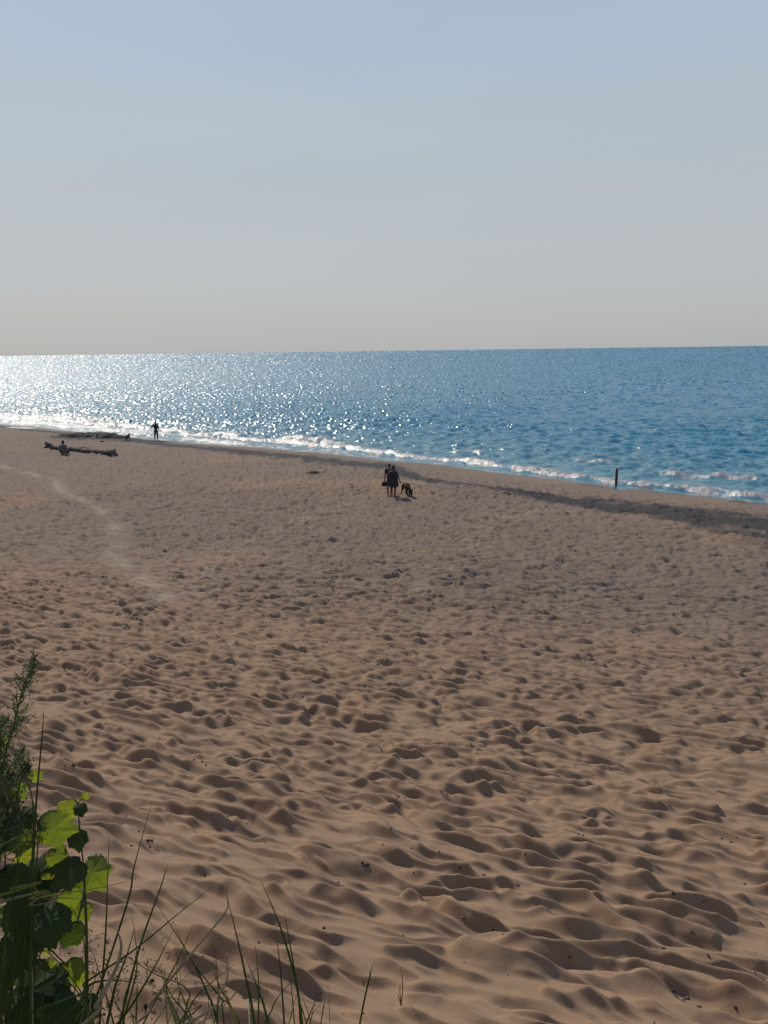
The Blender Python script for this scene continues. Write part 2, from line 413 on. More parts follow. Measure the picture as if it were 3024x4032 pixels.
me, _ = grid_mesh('sand', x, y, z, {'dark': dark, 'wet': wet, 'pale': pale, 'gray': gray})
me.materials.append(M['sand']); o = bpy.data.objects.new('sand_beach', me); COL.objects.link(o); tag(o, kind='structure')

# water
azw = np.concatenate([np.linspace(R(-100), R(-38), 40)[:-1], np.linspace(R(-38), R(33), 1250), np.linspace(R(33), R(100), 40)[1:]])
dep = np.concatenate([np.linspace(math.atan(8.1 / 33), math.atan(8.1 / 1500), 520), ])
rw = list(8.1 / np.tan(dep)) + list(8.1 / np.tan(np.linspace(dep[-1], 8.1 / 42000, 16)[1:]))
rw = np.array(rw)
x, y = fan(rw, azw); a, t = shore_a(x, y)
rr_ = np.hypot(x, y); dr = np.gradient(rw)[None, :] * np.ones_like(x); dl = np.maximum(rr_ * (azw[600] - azw[599]), .05)
depth = sstep(0, -9, a)
gust = .62 + .75 * fbm(x / 23, y / 23, 2, 3)
h = np.zeros_like(x); gx = np.zeros_like(x); gy = np.zeros_like(x)
NW = 84; base = math.atan2(-NY, -NX) + .15
for k in range(NW):
    lam = .28 * (7.0 / .28) ** ((k + RNG.random()) / NW)
    th = base + (RNG.normal(.45, 1.05) if lam < 2.5 else RNG.normal(.1, .5)); kk = 2 * math.pi / lam
    slope = .078 if lam < 2.5 else .022
    ph = RNG.uniform(0, 6.283)
    arg = kk * (x * math.cos(th) + y * math.sin(th)) + ph + 2.2 * (vnoise(x / (lam * 3.1), y / (lam * 3.1), k) - .5)
    att = sstep(1.0, 3.5, lam / dr)
    am = slope * gust * (.35 + .65 * depth) * (sstep(.6, -.8, a))
    s_, c_ = np.sin(arg), np.cos(arg)
    h += am / kk * s_ * att
    gx += am * c_ * math.cos(th) * (1 - att); gy += am * c_ * math.sin(th) * (1 - att)
foam = np.zeros_like(x)
fn = fbm(t / .9, a / .45, 3, 5); fn2 = fbm(t / 4.5, a * 0 + 1.5, 6, 3); ft = fbm(x / .28, y / .28, 1, 4)
# swash line breaker
wd = np.interp(t, [-18, -8, 10, 25, 45, 60], [.9, 1.4, 1.1, 1.9, 4.5, 8])
ac = -wd * (.45 + .5 * fn2)
cr = np.exp(-((a - ac) / np.where(a > ac, .35, .9)) ** 2)
h += cr * (.10 + .26 * fn2) * (.6 + .8 * fn)
f1 = sstep(.57, .69, fn + .36 * cr + .05 - .03 * sstep(-15, 0, t) * sstep(35, 15, t)) * sstep(ac - 1.2, ac - .2, a) * sstep(.5, .1, a)
foam = np.maximum(foam, f1)
foam = np.maximum(foam, .8 * sstep(.48, .62, fn) * sstep(-.6, -.2, a))
lump = np.zeros_like(x)
def breaker(p0, p1, height, wf, wb, seed):
    A = on_level(*p0, .1)[:2]; B = on_level(*p1, .1)[:2]; global h, foam
    v = B - A; L = np.hypot(*v); v = v / L; nrm = np.array([v[1], -v[0]])
    if nrm[0] * NX + nrm[1] * NY > 0: nrm = -nrm          # toward the land
    u = (x - A[0]) * v[0] + (y - A[1]) * v[1]; w = (x - A[0]) * nrm[0] + (y - A[1]) * nrm[1]
    w = w + (fbm(u / 1.6, u * 0 + seed, seed, 3) - .5) * 1.2
    env = sstep(-.08 * L, .18 * L, u) * sstep(1.08 * L, .8 * L, u) * (.45 + 1.1 * fbm(u / 1.1, u * 0 + seed * 3.1, seed + 2, 3))
    c = np.exp(-(w / np.where(w > 0, wf, wb)) ** 2) * env
    h += c * height
    foam = np.maximum(foam, sstep(.42, .62, fn * .9 + c * .5) * sstep(.12, .4, c) * sstep(-wb * .5, 0, w))
breaker((2580, 1862), (3020, 1885), .30, .5, 1.2, 1)
breaker((1770, 1778), (1910, 1783), .28, .4, 1.0, 2)
breaker((1110, 1722), (1380, 1752), .34, .5, 1.3, 3)
breaker((2260, 1812), (2420, 1820), .16, .3, 1.0, 4)
breaker((0, 1640), (520, 1662), .30, 1.6, 1.5, 6)
breaker((60, 1652), (700, 1712), .22, 1.6, 1.2, 7)
breaker((700, 1722), (1000, 1750), .2, .7, 1.0, 8)
h += foam * (ft - .4) * .10 * sstep(120, 60, rr_)
foam = foam * (.55 + .45 * sstep(.3, .6, ft))
z = h + .015
shallow = sstep(-26, -1, a) * .85
rough = .29 + .20 * sstep(55, 320, rr_)
keep = (a < 1.6) | (np.hypot(x - POOLS[0][0][0], y - POOLS[0][0][1]) < 6)
for (cx, cy), ru, rv in POOLS: keep |= np.hypot(x - cx, y - cy) < ru * 1.6
me, co = grid_mesh('lake', x, y, z, {'foam': foam, 'shallow': shallow, 'rough': rough, 'gx': gx, 'gy': gy}, keep)
nv = len(me.vertices); nn = np.empty(nv * 3, np.float32); me.vertex_normals.foreach_get('vector', nn); nn = nn.reshape(-1, 3)
g1 = np.empty(nv, np.float32); g2 = np.empty(nv, np.float32)
me.attributes['gx'].data.foreach_get('value', g1); me.attributes['gy'].data.foreach_get('value', g2)
nn[:, 0] -= g1; nn[:, 1] -= g2; nn /= np.linalg.norm(nn, axis=1)[:, None]
me.normals_split_custom_set_from_vertices(nn.tolist())
me.materials.append(M['water']); o = bpy.data.objects.new('water', me); COL.objects.link(o); tag(o, kind='structure')

# ------------------------------------------------------------------ light
w = bpy.data.worlds.new('World'); sc.world = w; w.use_nodes = True; nt = w.node_tree
bg = nt.nodes['Background']; sky = N(nt, 'ShaderNodeTexSky', sky_type='NISHITA'); sky.sun_disc = False
sky.sun_elevation = SUN_EL; sky.sun_rotation = SUN_AZ; sky.air_density = 1.0; sky.dust_density = 1.0; sky.ozone_density = 2.0
tc = N(nt, 'ShaderNodeTexCoord'); sp = N(nt, 'ShaderNodeSeparateXYZ'); nt.links.new(tc.outputs['Generated'], sp.inputs[0])
hz = N(nt, 'ShaderNodeValToRGB'); e = hz.color_ramp.elements            # pale smoky air low over the lake, bluer higher up
e[0].position = 0.0; e[0].color = (.440, .450, .455, 1); e[1].position = 1; e[1].color = (.10, .19, .42, 1)
for ps, c_ in ((.055, (.470, .484, .490)), (.12, (.482, .506, .526)), (.174, (.480, .515, .540)), (.28, (.445, .523, .592)), (.37, (.408, .508, .628)), (.6, (.22, .36, .60))):
    q_ = e.new(ps); q_.color = (*c_, 1)
nt.links.new(sp.outputs['Z'], hz.inputs[0])
vs = N(nt, 'ShaderNodeVectorMath', operation='SCALE'); nt.links.new(hz.outputs[0], vs.inputs[0]); vs.inputs['Scale'].default_value = 10
wn = N(nt, 'ShaderNodeTexNoise'); wn.inputs['Scale'].default_value = 1.6; wn.inputs['Detail'].default_value = 5; wm = N(nt, 'ShaderNodeMapping'); wm.inputs['Scale'].default_value = (1, 1, 7)
nt.links.new(tc.outputs['Generated'], wm.inputs[0]); nt.links.new(wm.outputs[0], wn.inputs['Vector']); wr = N(nt, 'ShaderNodeMapRange'); nt.links.new(wn.outputs['Fac'], wr.inputs[0]); wr.inputs[1].default_value = .3; wr.inputs[2].default_value = .7; wr.inputs[3].default_value = 9.75; wr.inputs[4].default_value = 10.25; nt.links.new(wr.outputs[0], vs.inputs['Scale'])
nt.links.new(mixc(nt, .93, sky.outputs[0], vs.outputs[0]), bg.inputs['Color']); bg.inputs['Strength'].default_value = .14
sl = bpy.data.lights.new('sun', 'SUN'); sl.energy = 4.9; sl.angle = R(.5); sl.color = (1, .91, .78)
so = bpy.data.objects.new('sun', sl); COL.objects.link(so)
so.rotation_euler = (math.pi / 2 - SUN_EL, 0, math.pi - SUN_AZ); so.location = (-20, 25, 30)
sc.view_settings.view_transform = 'Standard'; sc.view_settings.look = 'None'; sc.view_settings.exposure = -.485; sc.view_settings.gamma = 1

# ------------------------------------------------------------------ people
def head_into(mb, c, yaw=0, mi_skin=0, mi_eye=1, s=1.0):
    cy, sy = math.cos(yaw), math.sin(yaw)
    b2 = MB()
    def shape(p):
        q = p.copy()
        if q.z < 0: q.x *= 1 - .32 * (-q.z) ** 1.3; q.y = q.y * (1 - .25 * (-q.z)) - .10 * (-q.z) * (1 if q.y < 0 else 0)
        if q.y < -.85 and abs(q.x) < .3 and -.35 < q.z < .1: q.y -= .22            # nose
        return q
    b2.ball((0, 0, 0), (.076 * s, .095 * s, .118 * s), 20, 14, mi_skin, shape)
    for sx in (-1, 1):
        b2.ball((sx * .078 * s, .005, -.005), (.012 * s, .022 * s, .032 * s), 8, 6, mi_skin)   # ear
        b2.ball((sx * .031 * s, -.084 * s, .012 * s), (.013 * s, .010 * s, .009 * s), 8, 6, mi_eye)
    b2.tube([(-.022 * s, -.085 * s, -.055 * s), (0, -.093 * s, -.057 * s), (.022 * s, -.085 * s, -.055 * s)], .005 * s, 5, mi_eye)
    for i, v in enumerate(b2.v):
        b2.v[i] = (c[0] + v[0] * cy - v[1] * sy, c[1] + v[0] * sy + v[1] * cy, c[2] + v[2])
    n = len(mb.v); mb.v += b2.v; mb.f += [tuple(i + n for i in q) for q in b2.f]; mb.mi += b2.mi
def hand_into(mb, wrist, d, side, curl=.5):
    w_ = Vector(wrist); d = Vector(d).normalized(); fwd = Vector((0, -1, 0)); fwd = (fwd - d * fwd.dot(d)).normalized(); inn = d.cross(fwd) * side
    pc = w_ + d * .05
    mb.tube([w_ - d * .01, w_ + d * .02, pc, w_ + d * .085], [(.018, .024), (.016, .034), (.015, .042), (.012, .038)], 8)
    for k, (off, L) in enumerate(((.030, .072), (.010, .08), (-.011, .074), (-.031, .058))):
        p0 = w_ + d * .08 + fwd * off; p1 = p0 + d * L * .45; dd = (d + inn * curl).normalized(); p2 = p1 + dd * L * .33; d3 = (d + inn * curl * 2.2).normalized(); p3 = p2 + d3 * L * .25
        mb.tube([p0, p1, p2, p3], [.0095, .009, .008, .0055], 6)
    p0 = w_ + d * .03 + fwd * .030; p1 = p0 + (d * .5 + fwd * .8).normalized() * .035; p2 = p1 + (d + fwd * .25 + inn * .4).normalized() * .03; p3 = p2 + (d + inn * .5).normalized() * .02
    mb.tube([p0, p1, p2, p3], [.013, .011, .010, .006], 6)
def biped(J, mats, yaw=0, hs_=1.0, hands=True):
    """J: joint positions; returns one continuous body mesh builder"""
    rad = dict(pelvis=(.125, .105), belly=(.115, .09), chest=(.135, .10), neck=(.05, .05), jaw=(.052, .055),
               shl=(.055, .055), shr=(.055, .055), ell=.042, elr=.042, wrl=(.026, .026), wrr=(.026, .026),
               hil=(.09, .09), hir=(.09, .09), knl=.056, knr=.056, cal=(.054, .054), car=(.054, .054), anl=.034, anr=.034, tol=(.030, .022), tor=(.030, .022))
    E = [('pelvis', 'belly'), ('belly', 'chest'), ('chest', 'neck'), ('neck', 'jaw')]
    for s in 'lr':
        E += [('chest', 'sh' + s), ('sh' + s, 'el' + s), ('el' + s, 'wr' + s), ('pelvis', 'hi' + s), ('hi' + s, 'kn' + s), ('kn' + s, 'ca' + s), ('ca' + s, 'an' + s), ('an' + s, 'to' + s)]
        J['ca' + s] = tuple(Vector(J['kn' + s]).lerp(Vector(J['an' + s]), .32) + Vector((0, .012, 0)))
    mb = MB(); skin_into(mb, {k: (J[k], rad[k]) for k in J if k in rad}, E, 'pelvis', 2)
    head_into(mb, J['head'], yaw, 0, 1, hs_)
    if hands:
        for s, sg in (('l', 1), ('r', -1)):
            hand_into(mb, J['wr' + s], Vector(J['wr' + s]) - Vector(J['el' + s]), sg, .5)
    return mb
def garment(joints, edges, root, name, mat, parent):
    mb = MB(); skin_into(mb, joints, edges, root, 2); return mb.build(name, mat, parent)
def lathe_cloth(sections, name, mat, parent, n=28, fold=.0, seed=1):
    mb = MB(); v = []; f = []; rg = random.Random(seed)
    ph = [rg.uniform(0, 6) for _ in range(3)]
    for i, (cx, cy, z, rx, ry) in enumerate(sections):
        fl = fold * i / len(sections)
        for k in range(n):
            th = 2 * math.pi * k / n; g = 1 + fl * (math.sin(5 * th + ph[0]) + .5 * math.sin(9 * th + ph[1]))
            v.append((cx + math.cos(th) * rx * g, cy + math.sin(th) * ry * g, z))
    for i in range(len(sections) - 1):
        for k in range(n): f.append((i * n + k, i * n + (k + 1) % n, (i + 1) * n + (k + 1) % n, (i + 1) * n + k))
    mb.add(v, f); o = mb.build(name, mat, parent); md = o.modifiers.new('thickness', 'SOLIDIFY'); md.thickness = .006; return o
def hair_cap(name, c, mat, parent, yaw=0, long=0.0, s=1.0, bun=False):
    mb = MB(); cy, sy = math.cos(yaw), math.sin(yaw)
    def shape(p):
        q = p.copy()
        if q.y < -.25: q.y = max(q.y, -.62); q.z = max(q.z, .38 if q.y < -.4 else -.1)
        elif q.z < -.2: q.z = q.z * (1 + long)
        return q
    mb.ball((0, .006, .012), (.089 * s, .108 * s, .124 * s), 20, 14, 0, shape)
    if bun: mb.ball((0, .06, .13), (.045, .045, .04), 10, 8)
    mb.v = [(c[0] + v[0] * cy - v[1] * sy, c[1] + v[0] * sy + v[1] * cy, c[2] + v[2]) for v in mb.v]
    return mb.build(name, mat, parent)

def foot_place(px, py):
    p = ground_pt(px, py); return Vector((p[0], p[1], ground_z(p[0], p[1])))
# the walker in front of the pair: long dark sleeveless tunic over maroon shorts
p = foot_place(1549, 1963)
P1 = tag(empty('person', (p.x, p.y, p.z)), 'person in a long charcoal tunic and maroon shorts walking in front of a companion', 'person', 'people walking side by side with a dog')
J = dict(pelvis=(0, 0, .93), belly=(0, -.01, 1.10), chest=(0, -.01, 1.31), neck=(0, -.01, 1.46), jaw=(0, -.025, 1.54), head=(.01, -.04, 1.60),
         shl=(.185, 0, 1.385), shr=(-.185, 0, 1.385), ell=(.265, .03, 1.13), elr=(-.26, .05, 1.12), wrl=(.33, -.06, .90), wrr=(-.29, .0, .88),
         hil=(.085, 0, .87), hir=(-.085, 0, .87), knl=(.085, -.10, .50), knr=(-.08, .04, .49), anl=(.075, -.16, .085), anr=(-.075, .30, .13), tol=(.08, -.30, .035), tor=(-.075, .22, .03))
biped(J, None, .0).build('body', [M['skin'], M['eye']], P1)
lathe_cloth([(0, -.01, 1.44, .11, .085), (0, -.01, 1.38, .205, .125), (0, -.01, 1.25, .215, .145), (0, -.01, 1.12, .21, .145), (0, 0, 1.0, .225, .155), (0, 0, .88, .235, .17), (0, 0, .76, .245, .18), (0, 0, .66, .25, .185)],
            'tunic', M['charcoal'], P1, fold=.06, seed=3)
lathe_cloth([(0, 0, .665, .253, .188), (0, 0, .64, .256, .19)], 'tunic_hem', M['grey'], P1, fold=.06, seed=3)
for s_ in (1, -1):
    j = 'l' if s_ > 0 else 'r'; kn = Vector(J['kn' + j]); hi = Vector(J['hi' + j]); e2 = hi.lerp(kn, .92)
    garment({'a': (tuple(hi), .11), 'b': (tuple(hi.lerp(kn, .5)), .098), 'c': (tuple(e2), .088)}, [('a', 'b'), ('b', 'c')], 'a', 'shorts_leg', M['maroon'], P1)
hair_cap('hair', J['head'], M['hair'], P1, 0, .35)
mb = MB(); mb.tube([(-.12, -.1, 1.32), (-.075, -.09, 1.42), (-.03, -.03, 1.465), (.02, .05, 1.465)], .012, 6); mb.build('shoulder_strap', M['white'], P1)
# companion half hidden
p = foot_place(1524, 1957)
P2 = tag(empty('person', (p.x + .13, p.y + .40, p.z)), 'person in dark t-shirt carrying a bag, half hidden behind the walker in the tunic', 'person', 'people walking side by side with a dog')
J = dict(pelvis=(0, 0, .95), belly=(0, -.01, 1.13), chest=(0, -.01, 1.35), neck=(0, -.01, 1.50), jaw=(0, -.025, 1.585), head=(0, -.04, 1.65),
         shl=(.175, 0, 1.43), shr=(-.18, 0, 1.43), ell=(.23, .03, 1.16), elr=(-.225, .02, 1.15), wrl=(.25, -.05, .90), wrr=(-.255, -.02, .89),
         hil=(.09, 0, .89), hir=(-.09, 0, .89), knl=(.09, .05, .5), knr=(-.09, -.08, .5), anl=(.09, .28, .12), anr=(-.09, -.14, .08), tol=(.10, .20, .03), tor=(-.10, -.27, .035))
P2.scale = (.94, .94, .94); P2.location.z = ground_z(P2.location.x, P2.location.y)
biped(J, None, .1).build('body', [M['skin'], M['eye']], P2)
garment({'ch': ((0, -.01, 1.34), (.168, .125)), 'be': ((0, -.01, 1.12), (.15, .12)), 'pe': ((0, 0, .84), (.185, .15)), 'n': ((0, -.005, 1.50), (.11, .095)),
         'sl': ((.175, 0, 1.42), .078), 'sr': ((-.18, 0, 1.42), .078), 'el': ((.21, .01, 1.26), .066), 'er': ((-.21, .01, 1.25), .066)},
        [('ch', 'be'), ('be', 'pe'), ('ch', 'n'), ('ch', 'sl'), ('ch', 'sr'), ('sl', 'el'), ('sr', 'er')], 'ch', 't_shirt', M['navy'], P2)
for j in 'lr':
    kn = Vector(J['kn' + j]); hi = Vector(J['hi' + j])
    garment({'a': (tuple(hi), .115), 'b': (tuple(hi.lerp(kn, .5)), .1), 'c': (tuple(hi.lerp(kn, .95)), .09)}, [('a', 'b'), ('b', 'c')], 'a', 'shorts_leg', M['charcoal'], P2)
hair_cap('hair', J['head'], M['hair'], P2, .1, .1)
# bag in that hand
bp_ = Vector((P2.location.x - .27, P2.location.y - .03, P2.location.z + .80))
B = tag(empty('hand_bag', (bp_.x, bp_.y, bp_.z - .30)), 'small dark bag hanging from the hand of the half hidden walker', 'bag')
mb = MB(); v = []
secs = [(0, .115, .055), (.02, .13, .065), (.12, .125, .062), (.2, .105, .045), (.22, .10, .03)]
for i, (z_, rx, ry) in enumerate(secs):
    for k in range(20):
        th = 2 * math.pi * k / 20; sx_ = math.copysign(abs(math.cos(th)) ** .5, math.cos(th)); sy_ = math.copysign(abs(math.sin(th)) ** .5, math.sin(th))
        v.append((sx_ * rx, sy_ * ry, z_))
f = [(i * 20 + k, i * 20 + (k + 1) % 20, (i + 1) * 20 + (k + 1) % 20, (i + 1) * 20 + k) for i in range(4) for k in range(20)] + [tuple(reversed(range(20))), tuple(range(80, 100))]
mb.add(v, f); mb.build('bag_body', M['black'], B)
mb = MB(); mb.tube([(-.07, 0, .21), (-.05, 0, .29), (0, 0, .325), (.05, 0, .29), (.07, 0, .21)], .008, 6); mb.build('handle', M['black'], B)

# walker at the waterline, seen from behind, left arm held out
p = foot_place(617, 1737)
P3 = tag(empty('person', (p.x, p.y, p.z)), 'person in dark clothes standing alone at the waterline with one arm held out', 'person')
J = dict(pelvis=(0, 0, .97), belly=(0, .0, 1.15), chest=(0, .0, 1.37), neck=(0, .0, 1.52), jaw=(0, .02, 1.60), head=(.01, .035, 1.665),
         shl=(.18, 0, 1.45), shr=(-.18, 0, 1.44), ell=(.235, .0, 1.18), elr=(-.36, -.02, 1.26), wrl=(.245, .04, .93), wrr=(-.53, .0, 1.08),
         hil=(.09, 0, .9), hir=(-.09, 0, .9), knl=(.10, .02, .5), knr=(-.13, .0, .5), anl=(.09, .0, .085), anr=(-.16, -.02, .085), tol=(.11, .14, .035), tor=(-.24, .08, .035))
biped(J, None, math.pi).build('body', [M['skin'], M['eye']], P3)
garment({'ch': ((0, 0, 1.37), (.175, .13)), 'be': ((0, 0, 1.15), (.16, .13)), 'pe': ((0, 0, .85), (.185, .155)), 'n': ((0, 0, 1.53), (.11, .095)),
         'sl': ((.18, 0, 1.44), .08), 'sr': ((-.18, 0, 1.43), .08), 'el': ((.235, 0, 1.18), .062), 'er': ((-.36, -.02, 1.26), .062), 'wl': ((.245, .035, .96), .05), 'wr': ((-.50, 0, 1.10), .05)},
        [('ch', 'be'), ('be', 'pe'), ('ch', 'n'), ('ch', 'sl'), ('ch', 'sr'), ('sl', 'el'), ('sr', 'er'), ('el', 'wl'), ('er', 'wr')], 'ch', 'jacket', M['charcoal'], P3)
for j in 'lr':
    kn = Vector(J['kn' + j]); hi = Vector(J['hi' + j]); an = Vector(J['an' + j])
    garment({'a': (tuple(hi), .118), 'b': (tuple(kn), .082), 'c': (tuple(kn.lerp(an, .8)), .066)}, [('a', 'b'), ('b', 'c')], 'a', 'trouser_leg', M['navy'], P3)
hair_cap('hair', J['head'], M['hair'], P3, math.pi, .2)

# person sitting in front of the log, back to the camera
p = foot_place(251, 1790)
P4 = tag(empty('person', (p.x, p.y, p.z), .15), 'person sitting on the sand in front of the driftwood log, back to the viewer', 'person')
J = dict(pelvis=(0, 0, .13), belly=(0, .0, .32), chest=(0, .01, .53), neck=(0, .03, .68), jaw=(0, .05, .76), head=(0, .06, .83),
         shl=(.17, .02, .60), shr=(-.17, .02, .60), ell=(.25, .03, .34), elr=(-.25, .05, .34), wrl=(.22, .24, .22), wrr=(-.22, .26, .22),
         hil=(.10, .05, .12), hir=(-.10, .05, .12), knl=(.30, .34, .22), knr=(-.30, .34, .22), anl=(-.08, .46, .07), anr=(.10, .52, .08), tol=(-.2, .48, .05), tor=(.22, .52, .05))
P4.scale = (1.12, 1.12, 1.12)
biped(J, None, math.pi, 1.0).build('body', [M['skin_pale'], M['eye']], P4)
garment({'ch': ((0, .01, .53), (.17, .125)), 'be': ((0, .0, .32), (.155, .13)), 'pe': ((0, 0, .06), (.20, .16)), 'n': ((0, .03, .69), (.11, .095)),
         'sl': ((.17, .02, .59), .078), 'sr': ((-.17, .02, .59), .078), 'el': ((.215, .025, .46), .066), 'er': ((-.215, .035, .46), .066)},
        [('ch', 'be'), ('be', 'pe'), ('ch', 'n'), ('ch', 'sl'), ('ch', 'sr'), ('sl', 'el'), ('sr', 'er')], 'ch', 't_shirt', M['grey'], P4)
for j in 'lr':
    kn = Vector(J['kn' + j]); hi = Vector(J['hi' + j]); an = Vector(J['an' + j])
    garment({'a': (tuple(hi), .12), 'b': (tuple(kn), .088), 'c': (tuple(kn.lerp(an, .75)), .07)}, [('a', 'b'), ('b', 'c')], 'a', 'trouser_leg', M['navy'], P4)
hair_cap('hair', J['head'], M['hair'], P4, math.pi, .5)

# ------------------------------------------------------------------ dogs (facing -y in their own frame)
def dog(loc, rz, label, s, head_low, tail, coat, leg_coat=None, group=None, tail_mat=None):
    D = tag(empty('dog', loc, rz), label, 'dog', group); D.scale = (s, s, s)
    fat = lambda q: tuple(v * 1.3 for v in q) if isinstance(q, tuple) else q * 1.5
    hz_ = .20 if head_low else .62; hy = -.62 if head_low else -.52
    J = {'rump': ((0, .30, .52), (.085, .10)), 'loin': ((0, .12, .51), (.072, .085)), 'ribs': ((0, -.08, .47), (.095, .125)), 'breast': ((0, -.24, .48), (.085, .12)),
         'neck': ((0, -.38, .46 if head_low else .60), (.058, .068)), 'poll': ((0, (-.50 if head_low else -.46), .33 if head_low else .68), (.06, .062)),
         'brow': ((0, hy, hz_ + (.02 if head_low else .05)), (.055, .055)), 'muzzle': ((0, hy - (.05 if head_low else .11), hz_ - (.09 if head_low else 0)), (.03, .03)),
         'nose': ((0, hy - (.06 if head_low else .15), hz_ - (.13 if head_low else .01)), (.02, .018))}
    E = [('rump', 'loin'), ('loin', 'ribs'), ('ribs', 'breast'), ('breast', 'neck'), ('neck', 'poll'), ('poll', 'brow'), ('brow', 'muzzle'), ('muzzle', 'nose')]
    ph = {'l': (.09, -.06), 'r': (-.08, .08)}
    for sd, sg in (('l', 1), ('r', -1)):
        o1, o2 = ph[sd]
        J['sh' + sd] = ((sg * .075, -.24, .40), .052); J['el' + sd] = ((sg * .085, -.20 + o1 * .3, .29), .036); J['wr' + sd] = ((sg * .085, -.25 + o1, .13), .022); J['fp' + sd] = ((sg * .085, -.28 + o1, .02), (.026, .02))
        J['th' + sd] = ((sg * .075, .30, .42), .068); J['st' + sd] = ((sg * .09, .22 + o2 * .4, .30), .045); J['ho' + sd] = ((sg * .085, .38 + o2, .17), .022); J['hp' + sd] = ((sg * .085, .34 + o2, .02), (.026, .02))
        E += [('breast', 'sh' + sd), ('sh' + sd, 'el' + sd), ('el' + sd, 'wr' + sd), ('wr' + sd, 'fp' + sd), ('rump', 'th' + sd), ('th' + sd, 'st' + sd), ('st' + sd, 'ho' + sd), ('ho' + sd, 'hp' + sd)]
        J['fw' + sd] = ((sg * .085, J['fp' + sd][0][1] - .045, .015), (.024, .016)); J['hw' + sd] = ((sg * .085, J['hp' + sd][0][1] - .045, .015), (.024, .016))
        E += [('fp' + sd, 'fw' + sd), ('hp' + sd, 'hw' + sd)]
    mb = MB(); skin_into(mb, {k: (v[0], fat(v[1])) for k, v in J.items()}, E, 'ribs', 2)
    mb.tube([(0, .36, .55)] + tail, [.028] + [.022 - .012 * i / len(tail) for i in range(len(tail))], 7)
    o = mb.build('body', [coat] + ([leg_coat] if leg_coat else []), D)
    if leg_coat:
        for p_ in o.data.polygons:
            if p_.center.z < .27: p_.material_index = 1
    for sg in (1, -1):
        mb = MB(); b0 = Vector(J['poll'][0]); up = Vector((0, -.25, .9)) if head_low else Vector((0, .1, 1))
        q = b0 + Vector((sg * .055, 0, .02)); tip = q + Vector((sg * .055, -.02, -.085))
        mb.tube([q, q + Vector((sg * .035, 0, .015)), tip.lerp(q, .3), tip], [(.012, .03), (.01, .035), (.009, .03), (.004, .01)], 8); mb.build('ear', coat, D)
    mb = MB(); n_ = J['nose'][0]; mb.ball((n_[0], n_[1] - .012, n_[2]), (.016, .014, .013), 8, 6); mb.build('nose', M['black'], D)
    return D
p = foot_place(1601, 1955)
dog((p.x, p.y + .1, p.z), R(20), 'dark brown dog with its nose down to the sand beside the two walkers', 1.02, True, [(.0, .44, .56), (.0, .60, .58), (.03, .74, .61)], M['brownfur'], None)
p = foot_place(504, 1736)
dog((p.x, p.y, p.z), R(172), 'small dark dog with pale legs and raised tail near the waterline', .88, False, [(.0, .42, .64), (.0, .45, .76), (-.03, .47, .88)], M['darkfur'], M['palefur'])

# ------------------------------------------------------------------ driftwood
A0 = foot_place(205, 1770); A1 = foot_place(432, 1793); A2 = foot_place(476, 1800)
rz = math.atan2((A1 - A0).y, (A1 - A0).x); L = (A1 - A0).length
LG = tag(empty('driftwood_log', A0 - Vector((0, 0, .01)), rz), 'long pale driftwood log lying on the sand with a broken root end', 'driftwood')
LG.rotation_euler = (0, -math.atan2((A1 - A0).z, (A1 - A0).xy.length), rz)
rl = [(-.15, 0, .22), (.3, .02, .20), (L * .25, .04, .24), (L * .5, .03, .22), (L * .75, .03, .21), (L * .95, 0, .20), (L + .1, -.02, .2)]
pts = []; rad = []
for i in range(40):
    f_ = i / 39 * (len(rl) - 1); k = min(int(f_), len(rl) - 2); g = f_ - k; q = Vector(rl[k]).lerp(Vector(rl[k + 1]), g)
    r_ = .15 + .045 * i / 39 + .015 * math.sin(i * 1.7) + RNG.normal(0, .006)
    if i < 2: r_ *= .7
    q.z = r_ * .85 + .02 * math.sin(i * .5); pts.append(q); rad.append((r_, r_ * .92))
mb = MB(); mb.tube(pts, rad, 16)
for i, v in enumerate(mb.v):
    mb.v[i] = (v[0], v[1] + .006 * math.sin(i * 2.3), v[2] + .006 * math.sin(i * 1.1))
mb.build('trunk', M['bark'], LG)
mb = MB(); mb.tube([(L * .92, 0, .22), (L + .15, -.02, .26), (L + .45, -.05, .26), (L + .75, -.08, .12), (L + 1.0, -.1, .04)], [(.17, .18), (.22, .20), (.22, .21), (.16, .11), (.05, .04)], 12)
mb.tube([(L + .42, -.02, .30), (L + .60, 0, .44), (L + .66, 0, .60)], [.15, .08, .015], 8); mb.build('root_flare', M['bark'], LG)
mb = MB(); mb.tube([(0, 0, .20), (-.3, .05, .24), (-.62, .05, .36), (-.80, .02, .44)], [(.15, .16), (.2, .19), (.17, .18), (.08, .10)], 10)
mb.tube([(-.3, .0, .2), (-.6, -.05, .12), (-.85, -.1, .05)], [.12, .09, .04], 8); mb.build('broken_end', M['bark_dark'], LG)
mb = MB(); mb.tube([(L * .45, .1, .30), (L * .55, .14, .37), (L * .66, .12, .33)], [.03, .035, .015], 6)
mb.build('branch_stub', M['bark_dark'], LG)

